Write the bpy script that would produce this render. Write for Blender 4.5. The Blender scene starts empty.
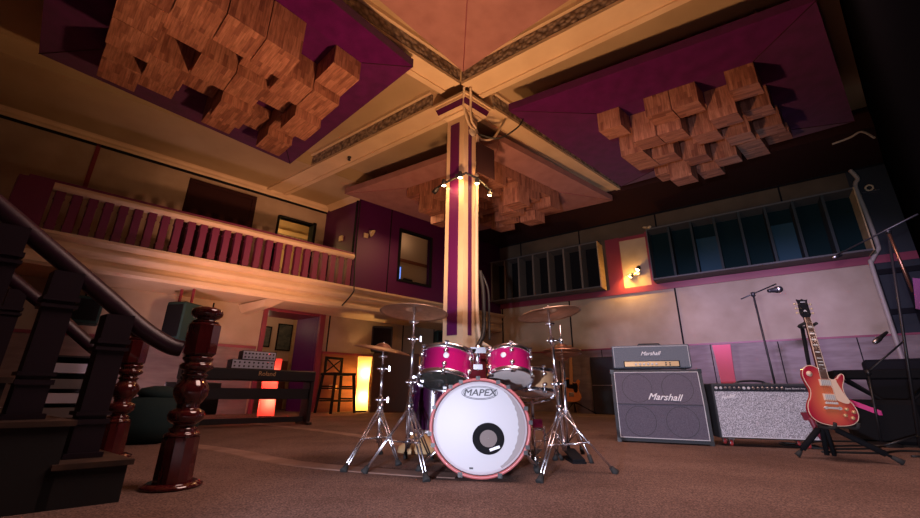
import bpy, math, random
from mathutils import Vector, Matrix
PI = math.pi
def rad(d): return math.radians(d)

# ------------------------------------------------------------------ camera
F, PITCH, ROLL, EYE = 400.0, rad(18.4), rad(0.6), 0.43
_f = Vector((0, math.cos(PITCH), math.sin(PITCH)))
_r = Vector((1, 0, 0)); _u = _r.cross(_f)
RT = _r*math.cos(ROLL) + _u*math.sin(ROLL)
UP = -_r*math.sin(ROLL) + _u*math.cos(ROLL)
cd = bpy.data.cameras.new('camera'); cam = bpy.data.objects.new('camera', cd)
bpy.context.scene.collection.objects.link(cam)
cd.sensor_width = 36; cd.lens = 36*F/920; cd.clip_start = 0.02
cam.matrix_world = Matrix(((RT.x, UP.x, -_f.x, 0), (RT.y, UP.y, -_f.y, 0), (RT.z, UP.z, -_f.z, EYE), (0, 0, 0, 1)))
bpy.context.scene.camera = cam

# ------------------------------------------------------------------ world, lights, exposure
sc = bpy.context.scene
sc.view_settings.view_transform = 'Standard'; sc.view_settings.look = 'None'
sc.view_settings.exposure = 0.0; sc.view_settings.gamma = 1.0
w = bpy.data.worlds.new('world'); sc.world = w; w.use_nodes = True
w.node_tree.nodes['Background'].inputs[0].default_value = (0.02, 0.012, 0.02, 1)
w.node_tree.nodes['Background'].inputs[1].default_value = 0.3

# room axes: a runs along the balcony wall, b runs along the back wall (the room is not quite square)
AX = Vector((math.sin(rad(49)), math.cos(rad(49)), 0))
BX = Vector((-math.sin(rad(54.3)), math.cos(rad(54.3)), 0))
O = Vector((0, 5, 0))
def R(a, b, z=0.0): return O + AX*a + BX*b + Vector((0, 0, z))
A_BACK, B_LEFT, B_RIGHT, A_FRONT = 5.86, 5.13, -4.16, -6.5
ANG_A = math.atan2(AX.y, AX.x); ANG_B = math.atan2(BX.y, BX.x)

def lamp(kind, loc, target, power, color, size=0.1, angle=60, blend=0.4, name='light', sy=None):
    l = bpy.data.lights.new(name, kind); l.energy = power; l.color = color
    if kind == 'SPOT': l.spot_size = rad(angle); l.spot_blend = blend; l.shadow_soft_size = size
    elif kind == 'AREA':
        l.size = size
        if sy: l.shape = 'RECTANGLE'; l.size_y = sy
    else: l.shadow_soft_size = size
    o = bpy.data.objects.new(name, l); bpy.context.scene.collection.objects.link(o)
    o.location = loc
    if target is not None:
        o.rotation_euler = (Vector(target)-Vector(loc)).to_track_quat('-Z', 'Y').to_euler()
    return o
# photographer's cool key light low beside the camera, aimed at the drums and amplifiers
lamp('SPOT', (-0.9, -0.9, 0.34), (1.75, 4.2, 0.45), 650, (0.80, 0.80, 1.0), 0.05, 66, 0.6, 'key_light')
for wx, wy, we in ((4.4,8.4,1700), (5.6,7.6,2100), (6.7,6.7,1700)): lamp('SPOT', (-0.55, -0.1, 2.15), (wx, wy, 1.75), we, (0.68, 0.54, 1.0), 0.12, 22, 0.9, 'wall_wash')  # added unseen spots that brighten the back wall behind the amplifiers
# unseen warm lamps washing the ceiling and balcony, with no fixtures built
lamp('SPOT', R(-1.5, -1.2, 0.95), R(-1.0, -0.85, 4.7), 430, (1.0, 0.50, 0.24), 0.12, 144, 0.6, 'warm_wash')
lamp('SPOT', (0.1, 0.4, 0.25), (0.1, 2.6, 4.6), 45, (1.0, 0.42, 0.34), 0.2, 105, 0.8, 'pink_wash')
lamp('SPOT', R(-2.4, 3.0, 0.35), R(-0.6, 5.0, 2.0), 110, (1.0, 0.58, 0.66), 0.25, 125, 0.8, 'balcony_wash')
lamp('SPOT', R(-1.6, 0.9, 1.1), R(-0.6, 4.0, 2.45), 400, (1.0, 0.45, 0.24), 0.15, 62, 1.0, 'fascia_wash')  # added spot that brightens the balcony fascia and balusters
lamp('AREA', (1.2, 2.2, 3.9), (1.3, 2.4, 0), 120, (1.0, 0.62, 0.54), 2.0, name='soft_top')  # added overhead fill that lightens the floor
lamp('AREA', R(1.6, 2.6, 3.9), R(1.6, 2.6, 0), 30, (1.0, 0.50, 0.22), 1.2, name='soft_top')  # unseen overhead fill behind the column
lamp('POINT', R(3.9, -2.6, 3.0), None, 2.0, (0.15, 0.75, 0.85), 0.2, name='teal_glow')  # weak unseen teal fill by the right fin baffle

# ------------------------------------------------------------------ pixel rays -> points in the room (photo is 920 x 518)
EY = Vector((0, 0, EYE))
def ray(x, y): return RT*(x-460) + UP*(259-y) + _f*F
def pz(x, y, z=0.0): d = ray(x, y); return EY + d*((z-EYE)/d.z)
def pY(x, y, Y): d = ray(x, y); return EY + d*(Y/d.y)
def pwall(x, y, p, axis):
    n = Vector((axis.y, -axis.x, 0)); d = ray(x, y); return EY + d*(((p-EY).dot(n))/d.dot(n))
def rc(p):
    q = p-O; det = AX.x*BX.y-AX.y*BX.x
    return (q.x*BX.y-q.y*BX.x)/det, (AX.x*q.y-AX.y*q.x)/det
def onback(x, y, a=A_BACK): p = pwall(x, y, R(a, 0), BX); return rc(p)[1], p.z       # -> (b, z)
def onleft(x, y, b=B_LEFT): p = pwall(x, y, R(0, b), AX); return rc(p)[0], p.z       # -> (a, z)

# ------------------------------------------------------------------ materials
def mat(name, col=(0.5,0.5,0.5), rough=0.5, metal=0.0, build=None, emit=None, estr=0, coat=0, spec=0.5, sheen=0, trans=0):
    m = bpy.data.materials.new(name); m.use_nodes = True
    nt = m.node_tree; b = nt.nodes['Principled BSDF']
    b.inputs['Base Color'].default_value = (*col, 1); b.inputs['Roughness'].default_value = rough
    b.inputs['Metallic'].default_value = metal; b.inputs['Coat Weight'].default_value = coat
    b.inputs['Specular IOR Level'].default_value = spec
    b.inputs['Transmission Weight'].default_value = trans
    if sheen: b.inputs['Sheen Weight'].default_value = sheen
    if emit: b.inputs['Emission Color'].default_value = (*emit, 1); b.inputs['Emission Strength'].default_value = estr
    if build: build(nt, b)
    return m
def N(nt, t, **kw):
    n = nt.nodes.new(t)
    for k, v in kw.items():
        if k in n.inputs: n.inputs[k].default_value = v
        else: setattr(n, k, v)
    return n
def ramp(nt, stops, fac):
    r = nt.nodes.new('ShaderNodeValToRGB'); e = r.color_ramp.elements
    while len(e) < len(stops): e.new(0.5)
    for i, (p, c) in enumerate(stops): e[i].position = p; e[i].color = (*c, 1)
    nt.links.new(fac, r.inputs[0]); return r.outputs[0]
def noisy(c1, c2, scale=8, detail=4, bump=0.0, bscale=None, stretch=(1,1,1), lo=0.3, hi=0.7):
    def f(nt, b):
        tc = N(nt, 'ShaderNodeTexCoord'); mp = N(nt, 'ShaderNodeMapping'); mp.inputs['Scale'].default_value = stretch
        nt.links.new(tc.outputs['Object'], mp.inputs[0])
        n = N(nt, 'ShaderNodeTexNoise', Scale=scale, Detail=detail); nt.links.new(mp.outputs[0], n.inputs['Vector'])
        nt.links.new(ramp(nt, [(lo, c1), (hi, c2)], n.outputs['Fac']), b.inputs['Base Color'])
        if bump:
            n2 = N(nt, 'ShaderNodeTexNoise', Scale=bscale or scale*6, Detail=3); nt.links.new(tc.outputs['Object'], n2.inputs['Vector'])
            bp = N(nt, 'ShaderNodeBump', Strength=bump, Distance=0.01); nt.links.new(n2.outputs['Fac'], bp.inputs['Height'])
            nt.links.new(bp.outputs[0], b.inputs['Normal'])
    return f
def carpet(nt, b):
    tc = N(nt, 'ShaderNodeTexCoord')
    n = N(nt, 'ShaderNodeTexNoise', Scale=1.1, Detail=5, Roughness=0.65); nt.links.new(tc.outputs['Object'], n.inputs['Vector'])
    n2 = N(nt, 'ShaderNodeTexNoise', Scale=130, Detail=2); nt.links.new(tc.outputs['Object'], n2.inputs['Vector'])
    n3 = N(nt, 'ShaderNodeTexNoise', Scale=38, Detail=4, Roughness=0.7); nt.links.new(tc.outputs['Object'], n3.inputs['Vector'])
    c1 = ramp(nt, [(0.35, (0.150,0.092,0.076)), (0.65, (0.245,0.160,0.135))], n.outputs['Fac'])
    c2 = ramp(nt, [(0.35, (0.45,0.45,0.45)), (0.65, (1.3,1.3,1.3))], n2.outputs['Fac'])
    c3 = ramp(nt, [(0.35, (0.75,0.75,0.75)), (0.65, (1.2,1.2,1.2))], n3.outputs['Fac'])
    m = N(nt, 'ShaderNodeMix', data_type='RGBA', blend_type='MULTIPLY'); m.inputs[0].default_value = 1
    nt.links.new(c1, m.inputs[6]); nt.links.new(c2, m.inputs[7])
    m2 = N(nt, 'ShaderNodeMix', data_type='RGBA', blend_type='MULTIPLY'); m2.inputs[0].default_value = 1
    nt.links.new(m.outputs[2], m2.inputs[6]); nt.links.new(c3, m2.inputs[7])
    nt.links.new(m2.outputs[2], b.inputs['Base Color'])
    bp = N(nt, 'ShaderNodeBump', Strength=0.5, Distance=0.008); nt.links.new(n2.outputs['Fac'], bp.inputs['Height']); nt.links.new(bp.outputs[0], b.inputs['Normal'])
def staves(nt, b):                       # butcher-block staves, laid out in metres through the UV map
    uv = N(nt, 'ShaderNodeUVMap')
    br = N(nt, 'ShaderNodeTexBrick', Scale=1.0); br.inputs['Brick Width'].default_value = 0.26; br.inputs['Row Height'].default_value = 0.045
    br.inputs['Mortar Size'].default_value = 0.0012; br.offset = 0.37; br.inputs['Bias'].default_value = 0.0
    br.inputs['Color1'].default_value = (0,0,0,1); br.inputs['Color2'].default_value = (1,1,1,1); br.inputs['Mortar'].default_value = (0.1,0.1,0.1,1)
    nt.links.new(uv.outputs[0], br.inputs['Vector'])
    mp = N(nt, 'ShaderNodeMapping'); mp.inputs['Scale'].default_value = (4, 40, 1); nt.links.new(uv.outputs[0], mp.inputs[0])
    n = N(nt, 'ShaderNodeTexNoise', Scale=1.5, Detail=4); nt.links.new(mp.outputs[0], n.inputs['Vector'])
    c = ramp(nt, [(0.0, (0.22,0.085,0.06)), (0.35, (0.34,0.145,0.10)), (1.0, (0.45,0.21,0.145))], br.outputs['Color'])
    d = ramp(nt, [(0.3, (0.55,0.5,0.45)), (0.7, (1.1,1.1,1.1))], n.outputs['Fac'])
    m = N(nt, 'ShaderNodeMix', data_type='RGBA', blend_type='MULTIPLY'); m.inputs[0].default_value = 1
    nt.links.new(c, m.inputs[6]); nt.links.new(d, m.inputs[7]); nt.links.new(m.outputs[2], b.inputs['Base Color'])
def sparkle(base, flake, scale=420, thr=0.62):
    def f(nt, b):
        tc = N(nt, 'ShaderNodeTexCoord'); n = N(nt, 'ShaderNodeTexNoise', Scale=scale, Detail=1); nt.links.new(tc.outputs['Object'], n.inputs['Vector'])
        nt.links.new(ramp(nt, [(thr-0.1, base), (thr, flake)], n.outputs['Fac']), b.inputs['Base Color'])
    return f
def ornate(nt, b):                       # moulded plaster frieze with a running pattern
    tc = N(nt, 'ShaderNodeTexCoord'); v = N(nt, 'ShaderNodeTexVoronoi', Scale=16); nt.links.new(tc.outputs['Object'], v.inputs['Vector'])
    nt.links.new(ramp(nt, [(0.25, (0.44,0.34,0.26)), (0.75, (0.17,0.12,0.10))], v.outputs['Distance']), b.inputs['Base Color'])
    bp = N(nt, 'ShaderNodeBump', Strength=0.9, Distance=0.03); bp.invert = True; nt.links.new(v.outputs['Distance'], bp.inputs['Height']); nt.links.new(bp.outputs[0], b.inputs['Normal'])
def burst(nt, b):                        # sunburst lacquer: amber centre, cherry edge, following the body
    tc = N(nt, 'ShaderNodeTexCoord'); mp = N(nt, 'ShaderNodeMapping'); mp.inputs['Scale'].default_value = (6.0, 0.0, 3.8); mp.inputs['Location'].default_value = (0, 0, 0.15)
    nt.links.new(tc.outputs['Object'], mp.inputs[0])
    l = N(nt, 'ShaderNodeVectorMath', operation='LENGTH'); nt.links.new(mp.outputs[0], l.inputs[0])
    nt.links.new(ramp(nt, [(0.25, (0.62,0.17,0.07)), (0.55, (0.55,0.09,0.06)), (0.9, (0.36,0.015,0.04))], l.outputs['Value']), b.inputs['Base Color'])
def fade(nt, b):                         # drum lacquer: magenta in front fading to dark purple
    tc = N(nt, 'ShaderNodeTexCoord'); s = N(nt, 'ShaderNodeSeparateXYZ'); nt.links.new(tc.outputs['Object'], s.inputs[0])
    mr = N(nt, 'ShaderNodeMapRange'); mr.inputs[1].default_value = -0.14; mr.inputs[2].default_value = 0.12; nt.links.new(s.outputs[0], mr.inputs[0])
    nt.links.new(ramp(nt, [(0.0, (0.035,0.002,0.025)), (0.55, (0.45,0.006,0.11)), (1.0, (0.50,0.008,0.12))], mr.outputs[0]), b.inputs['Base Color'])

M = {}
M['carpet'] = mat('carpet', rough=0.95, build=carpet, spec=0.15)
M['seam'] = mat('worn_carpet', rough=0.9, build=noisy((0.23,0.14,0.11), (0.34,0.23,0.19), 5, 4), spec=0.1)
M['tan'] = mat('hessian_panel', rough=0.85, build=noisy((0.36,0.28,0.20), (0.46,0.37,0.275), 2.2, 6, 0.15, 90), spec=0.2)
M['wain'] = mat('stained_board', rough=0.55, build=noisy((0.15,0.10,0.085), (0.24,0.18,0.16), 2.5, 6, 0.1, 30, (1,1,5)))
M['wain_red'] = mat('red_stained_board', rough=0.5, build=noisy((0.17,0.055,0.03), (0.25,0.09,0.05), 2.5, 5, 0.1, 30, (1,1,4)))
M['plaster'] = mat('painted_plaster', rough=0.8, build=noisy((0.42,0.30,0.17), (0.50,0.37,0.22), 1.3, 4), spec=0.2)
M['cream'] = mat('cream_paint', rough=0.55, build=noisy((0.66,0.48,0.30), (0.74,0.56,0.36), 3, 3))
M['ornate'] = mat('moulded_frieze', rough=0.7, build=ornate)
M['maroon'] = mat('maroon_paint', (0.22,0.03,0.055), 0.45)
M['plum'] = mat('plum_paint', (0.17,0.022,0.075), 0.45)
M['purple'] = mat('purple_felt', rough=0.9, build=noisy((0.062,0.001,0.062), (0.092,0.002,0.090), 6, 4, 0.2, 120), sheen=0.2, spec=0.1)
M['purplepaint'] = mat('purple_paint', (0.085,0.004,0.080), 0.5)
M['columnpurple'] = mat('column_purple', (0.10,0.007,0.085), 0.5)
M['pinkfelt'] = mat('dusty_pink_felt', rough=0.9, build=noisy((0.31,0.15,0.14), (0.38,0.19,0.18), 5, 5, 0.2, 120), spec=0.1)
M['staves'] = mat('stave_wood', rough=0.5, build=staves)
M['darkceil'] = mat('dark_felt', (0.035,0.014,0.014), 0.95, spec=0.1)
M['black'] = mat('black_fabric', (0.009,0.009,0.011), 0.9, spec=0.15)
M['blackgloss'] = mat('black_lacquer', (0.012,0.012,0.016), 0.4)
M['blackplastic'] = mat('black_plastic', (0.012,0.012,0.014), 0.45)
M['drape'] = mat('black_drape', (0.003,0.003,0.004), 1.0, spec=0.0)
M['rubber'] = mat('black_rubber', (0.02,0.02,0.02), 0.8)
M['chrome'] = mat('chrome', (0.85,0.85,0.90), 0.26, 1.0)
M['steel'] = mat('brushed_steel', (0.5,0.5,0.52), 0.35, 1.0)
M['bronze'] = mat('cymbal_bronze', rough=0.3, metal=0.9, build=noisy((0.48,0.34,0.24), (0.62,0.46,0.34), 30, 3))
M['darkbronze'] = mat('dark_bronze', (0.26,0.13,0.08), 0.35, 0.9)
M['magenta'] = mat('magenta_lacquer', rough=0.22, build=fade, coat=0.6)
M['magentaplain'] = mat('bright_magenta_lacquer', (0.48,0.008,0.11), 0.22, coat=0.6)
M['portview'] = mat('drum_interior', (0.16,0.12,0.11), 0.6)
M['greyband'] = mat('shaded_head_edge', (0.26,0.23,0.23), 0.5)  # shell shadow showing through the drum head, painted as a flat grey
M['darkwood'] = mat('dark_brown_board', (0.05,0.022,0.014), 0.6)
M['cover'] = mat('chrome_cover', (0.72,0.70,0.66), 0.35, 0.35)
M['tealpanel'] = mat('teal_backing', (0.014,0.05,0.070), 0.9)
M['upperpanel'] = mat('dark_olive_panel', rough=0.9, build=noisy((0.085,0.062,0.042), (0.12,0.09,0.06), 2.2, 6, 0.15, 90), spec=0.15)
M['darkfin'] = mat('dark_teal_fin', (0.040,0.048,0.050), 0.95, spec=0.1)
M['deepteal'] = mat('deep_teal_fabric', (0.006,0.018,0.020), 0.95, spec=0.1)
M['slatepanel'] = mat('dark_slate_panel', (0.035,0.040,0.045), 0.9, spec=0.1)  # panels at the right end of the back wall, dark in themselves
M['purplelac'] = mat('dark_purple_lacquer', (0.022,0.002,0.02), 0.2, coat=0.6)
M['pinkhoop'] = mat('rose_hoop', (0.50,0.13,0.13), 0.35, coat=0.3)
M['white'] = mat('coated_head', (0.52,0.52,0.55), 0.45)
M['clearhead'] = mat('milky_head', (0.55,0.50,0.48), 0.2)
M['darkhead'] = mat('smoky_head', (0.04,0.045,0.04), 0.15)
M['ink'] = mat('printed_ink', (0.02,0.02,0.03), 0.5)
M['champagne'] = mat('champagne_lacquer', (0.55,0.34,0.18), 0.25, coat=0.5)
M['tolex'] = mat('black_tolex', rough=0.6, build=noisy((0.025,0.028,0.035), (0.05,0.055,0.065), 160, 2, 0.3, 300))
M['grillecloth'] = mat('dark_grille_cloth', rough=0.8, build=noisy((0.085,0.075,0.11), (0.15,0.135,0.18), 240, 1, 0.3, 300))
M['headcloth'] = mat('grey_levant', rough=0.6, build=noisy((0.10,0.12,0.155), (0.17,0.19,0.23), 120, 2, 0.3, 300))
M['silvercloth'] = mat('silver_sparkle_cloth', rough=0.6, build=noisy((0.20,0.20,0.24), (0.78,0.78,0.86), 130, 3, 0.3, 300, lo=0.38, hi=0.66))
M['piping'] = mat('white_piping', (0.62,0.62,0.66), 0.5)
M['gold'] = mat('gold_panel', (0.60,0.38,0.18), 0.4, 0.3)
M['logo'] = mat('white_script', (0.85,0.85,0.88), 0.4)
M['burst'] = mat('sunburst_lacquer', rough=0.13, build=burst, coat=0.8)
M['binding'] = mat('cream_binding', (0.72,0.52,0.38), 0.4)
M['rosewood'] = mat('rosewood', (0.10,0.05,0.035), 0.5)
M['pearl'] = mat('pearl_inlay', (0.70,0.70,0.66), 0.3)
M['nickel'] = mat('nickel', (0.72,0.70,0.66), 0.25, 1.0)
M['butter'] = mat('butterscotch_lacquer', (0.62,0.20,0.06), 0.25, coat=0.5)
M['maple'] = mat('maple_neck', (0.55,0.25,0.10), 0.35)
M['mahogany'] = mat('polished_mahogany', rough=0.10, build=noisy((0.045,0.006,0.008), (0.085,0.011,0.012), 6, 4, stretch=(6,6,1)), coat=0.7)
M['railwood'] = mat('dark_stained_rail', rough=0.42, build=noisy((0.014,0.004,0.011), (0.028,0.007,0.020), 6, 4, stretch=(2,2,2)))
M['balwood'] = mat('plum_painted_wood', (0.011,0.004,0.011), 0.5)
M['treadwood'] = mat('worn_tread', rough=0.6, build=noisy((0.025,0.014,0.009), (0.08,0.046,0.03), 9, 5))
M['riser'] = mat('black_riser', (0.008,0.009,0.011), 0.7)
M['greenbox'] = mat('dark_green_carpet_cover', (0.012,0.045,0.042), 0.85)
M['tealfab'] = mat('teal_canvas', (0.005,0.026,0.030), 0.9)
M['foam'] = mat('charcoal_fabric', (0.17,0.145,0.12), 0.95, spec=0.1)
M['finwood'] = mat('grey_painted_fin', (0.10,0.095,0.09), 0.7)
M['birch'] = mat('birch_edge', rough=0.6, build=noisy((0.50,0.34,0.17), (0.60,0.42,0.22), 3, 4, stretch=(1,1,5)))
M['paint_grey'] = mat('conduit_grey', (0.42,0.36,0.30), 0.5)
M['cable'] = mat('black_cable', (0.015,0.015,0.015), 0.5)
M['creamcable'] = mat('cream_cable', (0.66,0.52,0.36), 0.5)
M['picture'] = mat('dark_print', rough=0.5, build=noisy((0.03,0.05,0.045), (0.12,0.13,0.10), 12, 4))
M['beige'] = mat('beige_wall', (0.50,0.38,0.27), 0.8)
M['lampbulb'] = mat('bulb', (1,0.9,0.7), 0.3, emit=(1.0,0.72,0.38), estr=30)
def paper(nt, b):
    tr = N(nt, 'ShaderNodeBsdfTranslucent'); tr.inputs[0].default_value = b.inputs['Base Color'].default_value
    mx = N(nt, 'ShaderNodeMixShader'); mx.inputs[0].default_value = 0.75
    nt.links.new(b.outputs[0], mx.inputs[1]); nt.links.new(tr.outputs[0], mx.inputs[2]); nt.links.new(mx.outputs[0], nt.nodes['Material Output'].inputs[0])
M['lampyellow'] = mat('lit_paper_yellow', (0.95,0.72,0.34), 0.8, build=paper)
M['lampred'] = mat('lit_paper_red', (0.95,0.16,0.15), 0.8, build=paper)
M['lamppink'] = mat('pink_paper', (0.66,0.11,0.20), 0.7)
M['screen'] = mat('blue_screen', (0.1,0.1,0.3), 0.3, emit=(0.20,0.35,1.0), estr=1.1)
M['rackface'] = mat('silver_rack_face', (0.55,0.58,0.72), 0.4, 0.2)
M['led'] = mat('red_led', (0.6,0.02,0.02), 0.4, emit=(1.0,0.05,0.03), estr=2)
M['pinktape'] = mat('magenta_tape', (0.75,0.05,0.28), 0.6)
M['redwheel'] = mat('red_wheel', (0.50,0.05,0.05), 0.4)
M['socket'] = mat('cream_plastic', (0.65,0.5,0.3), 0.5)
M['glass'] = mat('window_glass', (0.9,0.9,0.9), 0.03, trans=1.0)

# ------------------------------------------------------------------ mesh builder: many shapes -> ONE mesh object
class MB:
    def __init__(s): s.v = []; s.f = []; s.m = []; s.sm = []; s.uv = []; s.mats = []; s.cur = 0
    def use(s, m):
        if m not in s.mats: s.mats.append(m)
        s.cur = s.mats.index(m); return s
    def add(s, vs, fs, smooth=False, uvs=None):
        n = len(s.v); s.v += [tuple(v) for v in vs]
        for i, f in enumerate(fs):
            s.f.append([n+k for k in f]); s.m.append(s.cur); s.sm.append(smooth)
            s.uv.append(uvs[i] if uvs else [(0,0)]*len(f))
        return s
    def hexa(s, p, smooth=False):          # p: 4 bottom corners (ccw) + 4 top
        L = [Vector(q) for q in p]
        fs = [(3,2,1,0),(4,5,6,7),(0,1,5,4),(1,2,6,5),(2,3,7,6),(3,0,4,7)]
        ox, oy = random.random()*5, random.random()*5; uvs = []
        for i, f in enumerate(fs):
            a = L[f[0]]
            if i < 2: e1 = (L[f[1]]-L[f[0]]).normalized()
            else: e1 = (L[f[3]]-L[f[0]]).normalized()     # grain runs up the sides
            nrm = (L[f[1]]-L[f[0]]).cross(L[f[3]]-L[f[0]]); e2 = nrm.cross(e1)
            if e2.length > 1e-9: e2.normalize()
            uvs.append([((L[k]-a).dot(e1)+ox+i*1.37, (L[k]-a).dot(e2)+oy+i*0.61) for k in f])
        return s.add(L, fs, smooth, uvs)
    def box(s, x0, x1, y0, y1, z0, z1, mx=None):
        p = [(x0,y0,z0),(x1,y0,z0),(x1,y1,z0),(x0,y1,z0),(x0,y0,z1),(x1,y0,z1),(x1,y1,z1),(x0,y1,z1)]
        if mx is not None: p = [mx @ Vector(q) for q in p]
        return s.hexa(p)
    def cbox(s, c, d, mx=None):
        c = Vector(c); return s.box(c.x-d[0]/2, c.x+d[0]/2, c.y-d[1]/2, c.y+d[1]/2, c.z-d[2]/2, c.z+d[2]/2, mx)
    def bevbox(s, x0, x1, y0, y1, z0, z1, r=0.01, mx=None):     # box with chamfered edges
        xs, ys, zs = (x0, x1), (y0, y1), (z0, z1); V = []; idx = {}
        for i in (0,1):
            for j in (0,1):
                for k in (0,1):
                    c = (xs[i], ys[j], zs[k]); d = (1-2*i, 1-2*j, 1-2*k)
                    for ax in range(3):
                        q = [c[t] + (d[t]*r if t != ax else 0) for t in range(3)]; idx[(i,j,k,ax)] = len(V); V.append(mx @ Vector(q) if mx is not None else Vector(q))
        fs = []
        for ax in range(3):
            o1, o2 = [t for t in range(3) if t != ax]
            for s_ in (0,1):
                loop = []
                for (p, q) in ((0,0),(1,0),(1,1),(0,1)):
                    key = [0,0,0]; key[ax] = s_; key[o1] = p; key[o2] = q; loop.append(idx[(*key, ax)])
                fs.append(loop)
        for ax in range(3):                                     # edges parallel to ax
            o1, o2 = [t for t in range(3) if t != ax]
            for p in (0,1):
                for q in (0,1):
                    k0 = [0,0,0]; k1 = [0,0,0]; k0[o1] = k1[o1] = p; k0[o2] = k1[o2] = q; k1[ax] = 1
                    fs.append([idx[(*k0, o1)], idx[(*k0, o2)], idx[(*k1, o2)], idx[(*k1, o1)]])
        for i in (0,1):
            for j in (0,1):
                for k in (0,1): fs.append([idx[(i,j,k,0)], idx[(i,j,k,1)], idx[(i,j,k,2)]])
        return s.add(V, fs)
    def ring(s, c, ax, r, n=16, ref=None):
        ax = Vector(ax).normalized(); u = ax.cross(Vector(ref) if ref else (Vector((0,0,1)) if abs(ax.z) < 0.9 else Vector((1,0,0)))).normalized(); v = ax.cross(u)
        return [Vector(c)+u*r*math.cos(2*PI*i/n)+v*r*math.sin(2*PI*i/n) for i in range(n)]
    def lathe(s, base, ax, prof, n=24, cap=True, smooth=True, sq=None):   # prof: [(radius, height along axis)]
        base = Vector(base); ax = Vector(ax).normalized(); vs = []; fs = []
        for r, h in prof: vs += s.ring(base+ax*h, ax, max(r, 1e-4), n)
        for j in range(len(prof)-1):
            for i in range(n): k = (i+1) % n; fs.append((j*n+i, j*n+k, (j+1)*n+k, (j+1)*n+i))
        s.add(vs, fs, smooth)
        if cap:
            m = (len(prof)-1)*n; k0 = len(s.v)-len(vs)
            s.f.append([k0+i for i in range(n)][::-1]); s.f.append([k0+m+i for i in range(n)])
            for _ in range(2): s.m.append(s.cur); s.sm.append(False); s.uv.append([(0,0)]*n)
        return s
    def cyl(s, p0, p1, r, r1=None, n=12, smooth=True):
        p0 = Vector(p0); p1 = Vector(p1); d = p1-p0
        return s.lathe(p0, d, [(r, 0), (r if r1 is None else r1, d.length)], n, True, smooth)
    def tube(s, pts, r, n=8, curve=True, closed=False):
        P = [Vector(p) for p in pts]
        if curve and len(P) > 2: P = catmull(P, 6, closed)
        vs = []; fs = []; m = len(P); ref = None
        for i, p in enumerate(P):
            if closed: d = P[(i+1) % m]-P[i-1]
            else: d = P[min(i+1, m-1)]-P[max(i-1, 0)]
            d.normalize()
            if ref is None: ref = d.orthogonal().normalized()
            ref = (ref-d*ref.dot(d)).normalized(); v2 = d.cross(ref)
            rr = r(i/(m-1)) if callable(r) else r
            vs += [p+ref*rr*math.cos(2*PI*k/n)+v2*rr*math.sin(2*PI*k/n) for k in range(n)]
        for j in range(m if closed else m-1):
            jj = (j+1) % m
            for i in range(n): k = (i+1) % n; fs.append((j*n+i, j*n+k, jj*n+k, jj*n+i))
        s.add(vs, fs, True)
        if not closed:
            k0 = len(s.v)-len(vs)
            s.f.append([k0+i for i in range(n)][::-1]); s.f.append([k0+(m-1)*n+i for i in range(n)])
            for _ in range(2): s.m.append(s.cur); s.sm.append(False); s.uv.append([(0,0)]*n)
        return s
    def torus(s, c, ax, R_, r, n=32, k=8): return s.tube(s.ring(c, ax, R_, n), r, k, False, True)
    def ball(s, c, r, n=14, sz=1.0):
        prof = [(r*math.sin(PI*i/8), -r*sz*math.cos(PI*i/8)) for i in range(9)]
        return s.lathe(c, (0,0,1), prof, n, False)
    def prism(s, poly, y0, y1, mx=None, inset=0.0, smooth=False):     # poly in (x,z), extruded along y; optional rounded rim
        n = len(poly); c = Vector((sum(p[0] for p in poly)/n, 0, sum(p[1] for p in poly)/n))
        def lay(y, k):
            out = []
            for i, p in enumerate(poly):
                a = Vector(poly[i-1]); b = Vector(poly[(i+1) % n]); t = (b-a).normalized(); nn = Vector((-t.y, t.x))
                q = Vector(p)+nn*k; out.append(Vector((q.x, y, q.y)))
            return out
        area = sum(poly[i-1][0]*poly[i][1]-poly[i][0]*poly[i-1][1] for i in range(n)); sg = 1 if area > 0 else -1
        L = [lay(y0, sg*inset), lay(y0+(inset if y1 > y0 else -inset), 0), lay(y1-(inset if y1 > y0 else -inset), 0), lay(y1, sg*inset)] if inset else [lay(y0, 0), lay(y1, 0)]
        vs = [q for l in L for q in l]
        if mx is not None: vs = [mx @ q for q in vs]
        fs = []
        for j in range(len(L)-1):
            for i in range(n): k = (i+1) % n; fs.append((j*n+i, j*n+k, (j+1)*n+k, (j+1)*n+i))
        m = (len(L)-1)*n
        s.add(vs, fs, smooth); k0 = len(s.v)-len(vs)
        s.f.append([k0+i for i in range(n)][::-1]); s.f.append([k0+m+i for i in range(n)])
        for _ in range(2): s.m.append(s.cur); s.sm.append(False); s.uv.append([(0,0)]*n)
        return s
    def build(s, name, parent=None, material=None):
        me = bpy.data.meshes.new(name); me.from_pydata(s.v, [], s.f); 
        uvl = me.uv_layers.new(name='UVMap'); k = 0
        for poly, u, mi, sm in zip(me.polygons, s.uv, s.m, s.sm):
            poly.material_index = mi; poly.use_smooth = sm
            for li, q in zip(poly.loop_indices, u): uvl.data[li].uv = q
        for m in (s.mats or [material]): me.materials.append(M[m] if isinstance(m, str) else m)
        import bmesh
        bm = bmesh.new(); bm.from_mesh(me); bmesh.ops.recalc_face_normals(bm, faces=bm.faces); bm.to_mesh(me); bm.free()
        o = bpy.data.objects.new(name, me); bpy.context.scene.collection.objects.link(o)
        if parent is not None: o.parent = parent
        return o
def catmull(P, k=6, closed=False):
    out = []; n = len(P)
    rng = range(n) if closed else range(n-1)
    for i in rng:
        if closed: a, b, c, d = P[i-1], P[i], P[(i+1) % n], P[(i+2) % n]
        else: a, b, c, d = P[max(i-1,0)], P[i], P[i+1], P[min(i+2,n-1)]
        for j in range(k):
            t = j/k; out.append(0.5*((2*b)+(c-a)*t+(2*a-5*b+4*c-d)*t*t+(3*b-a-3*c+d)*t**3))
    if not closed: out.append(P[-1].copy())
    return out
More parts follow.
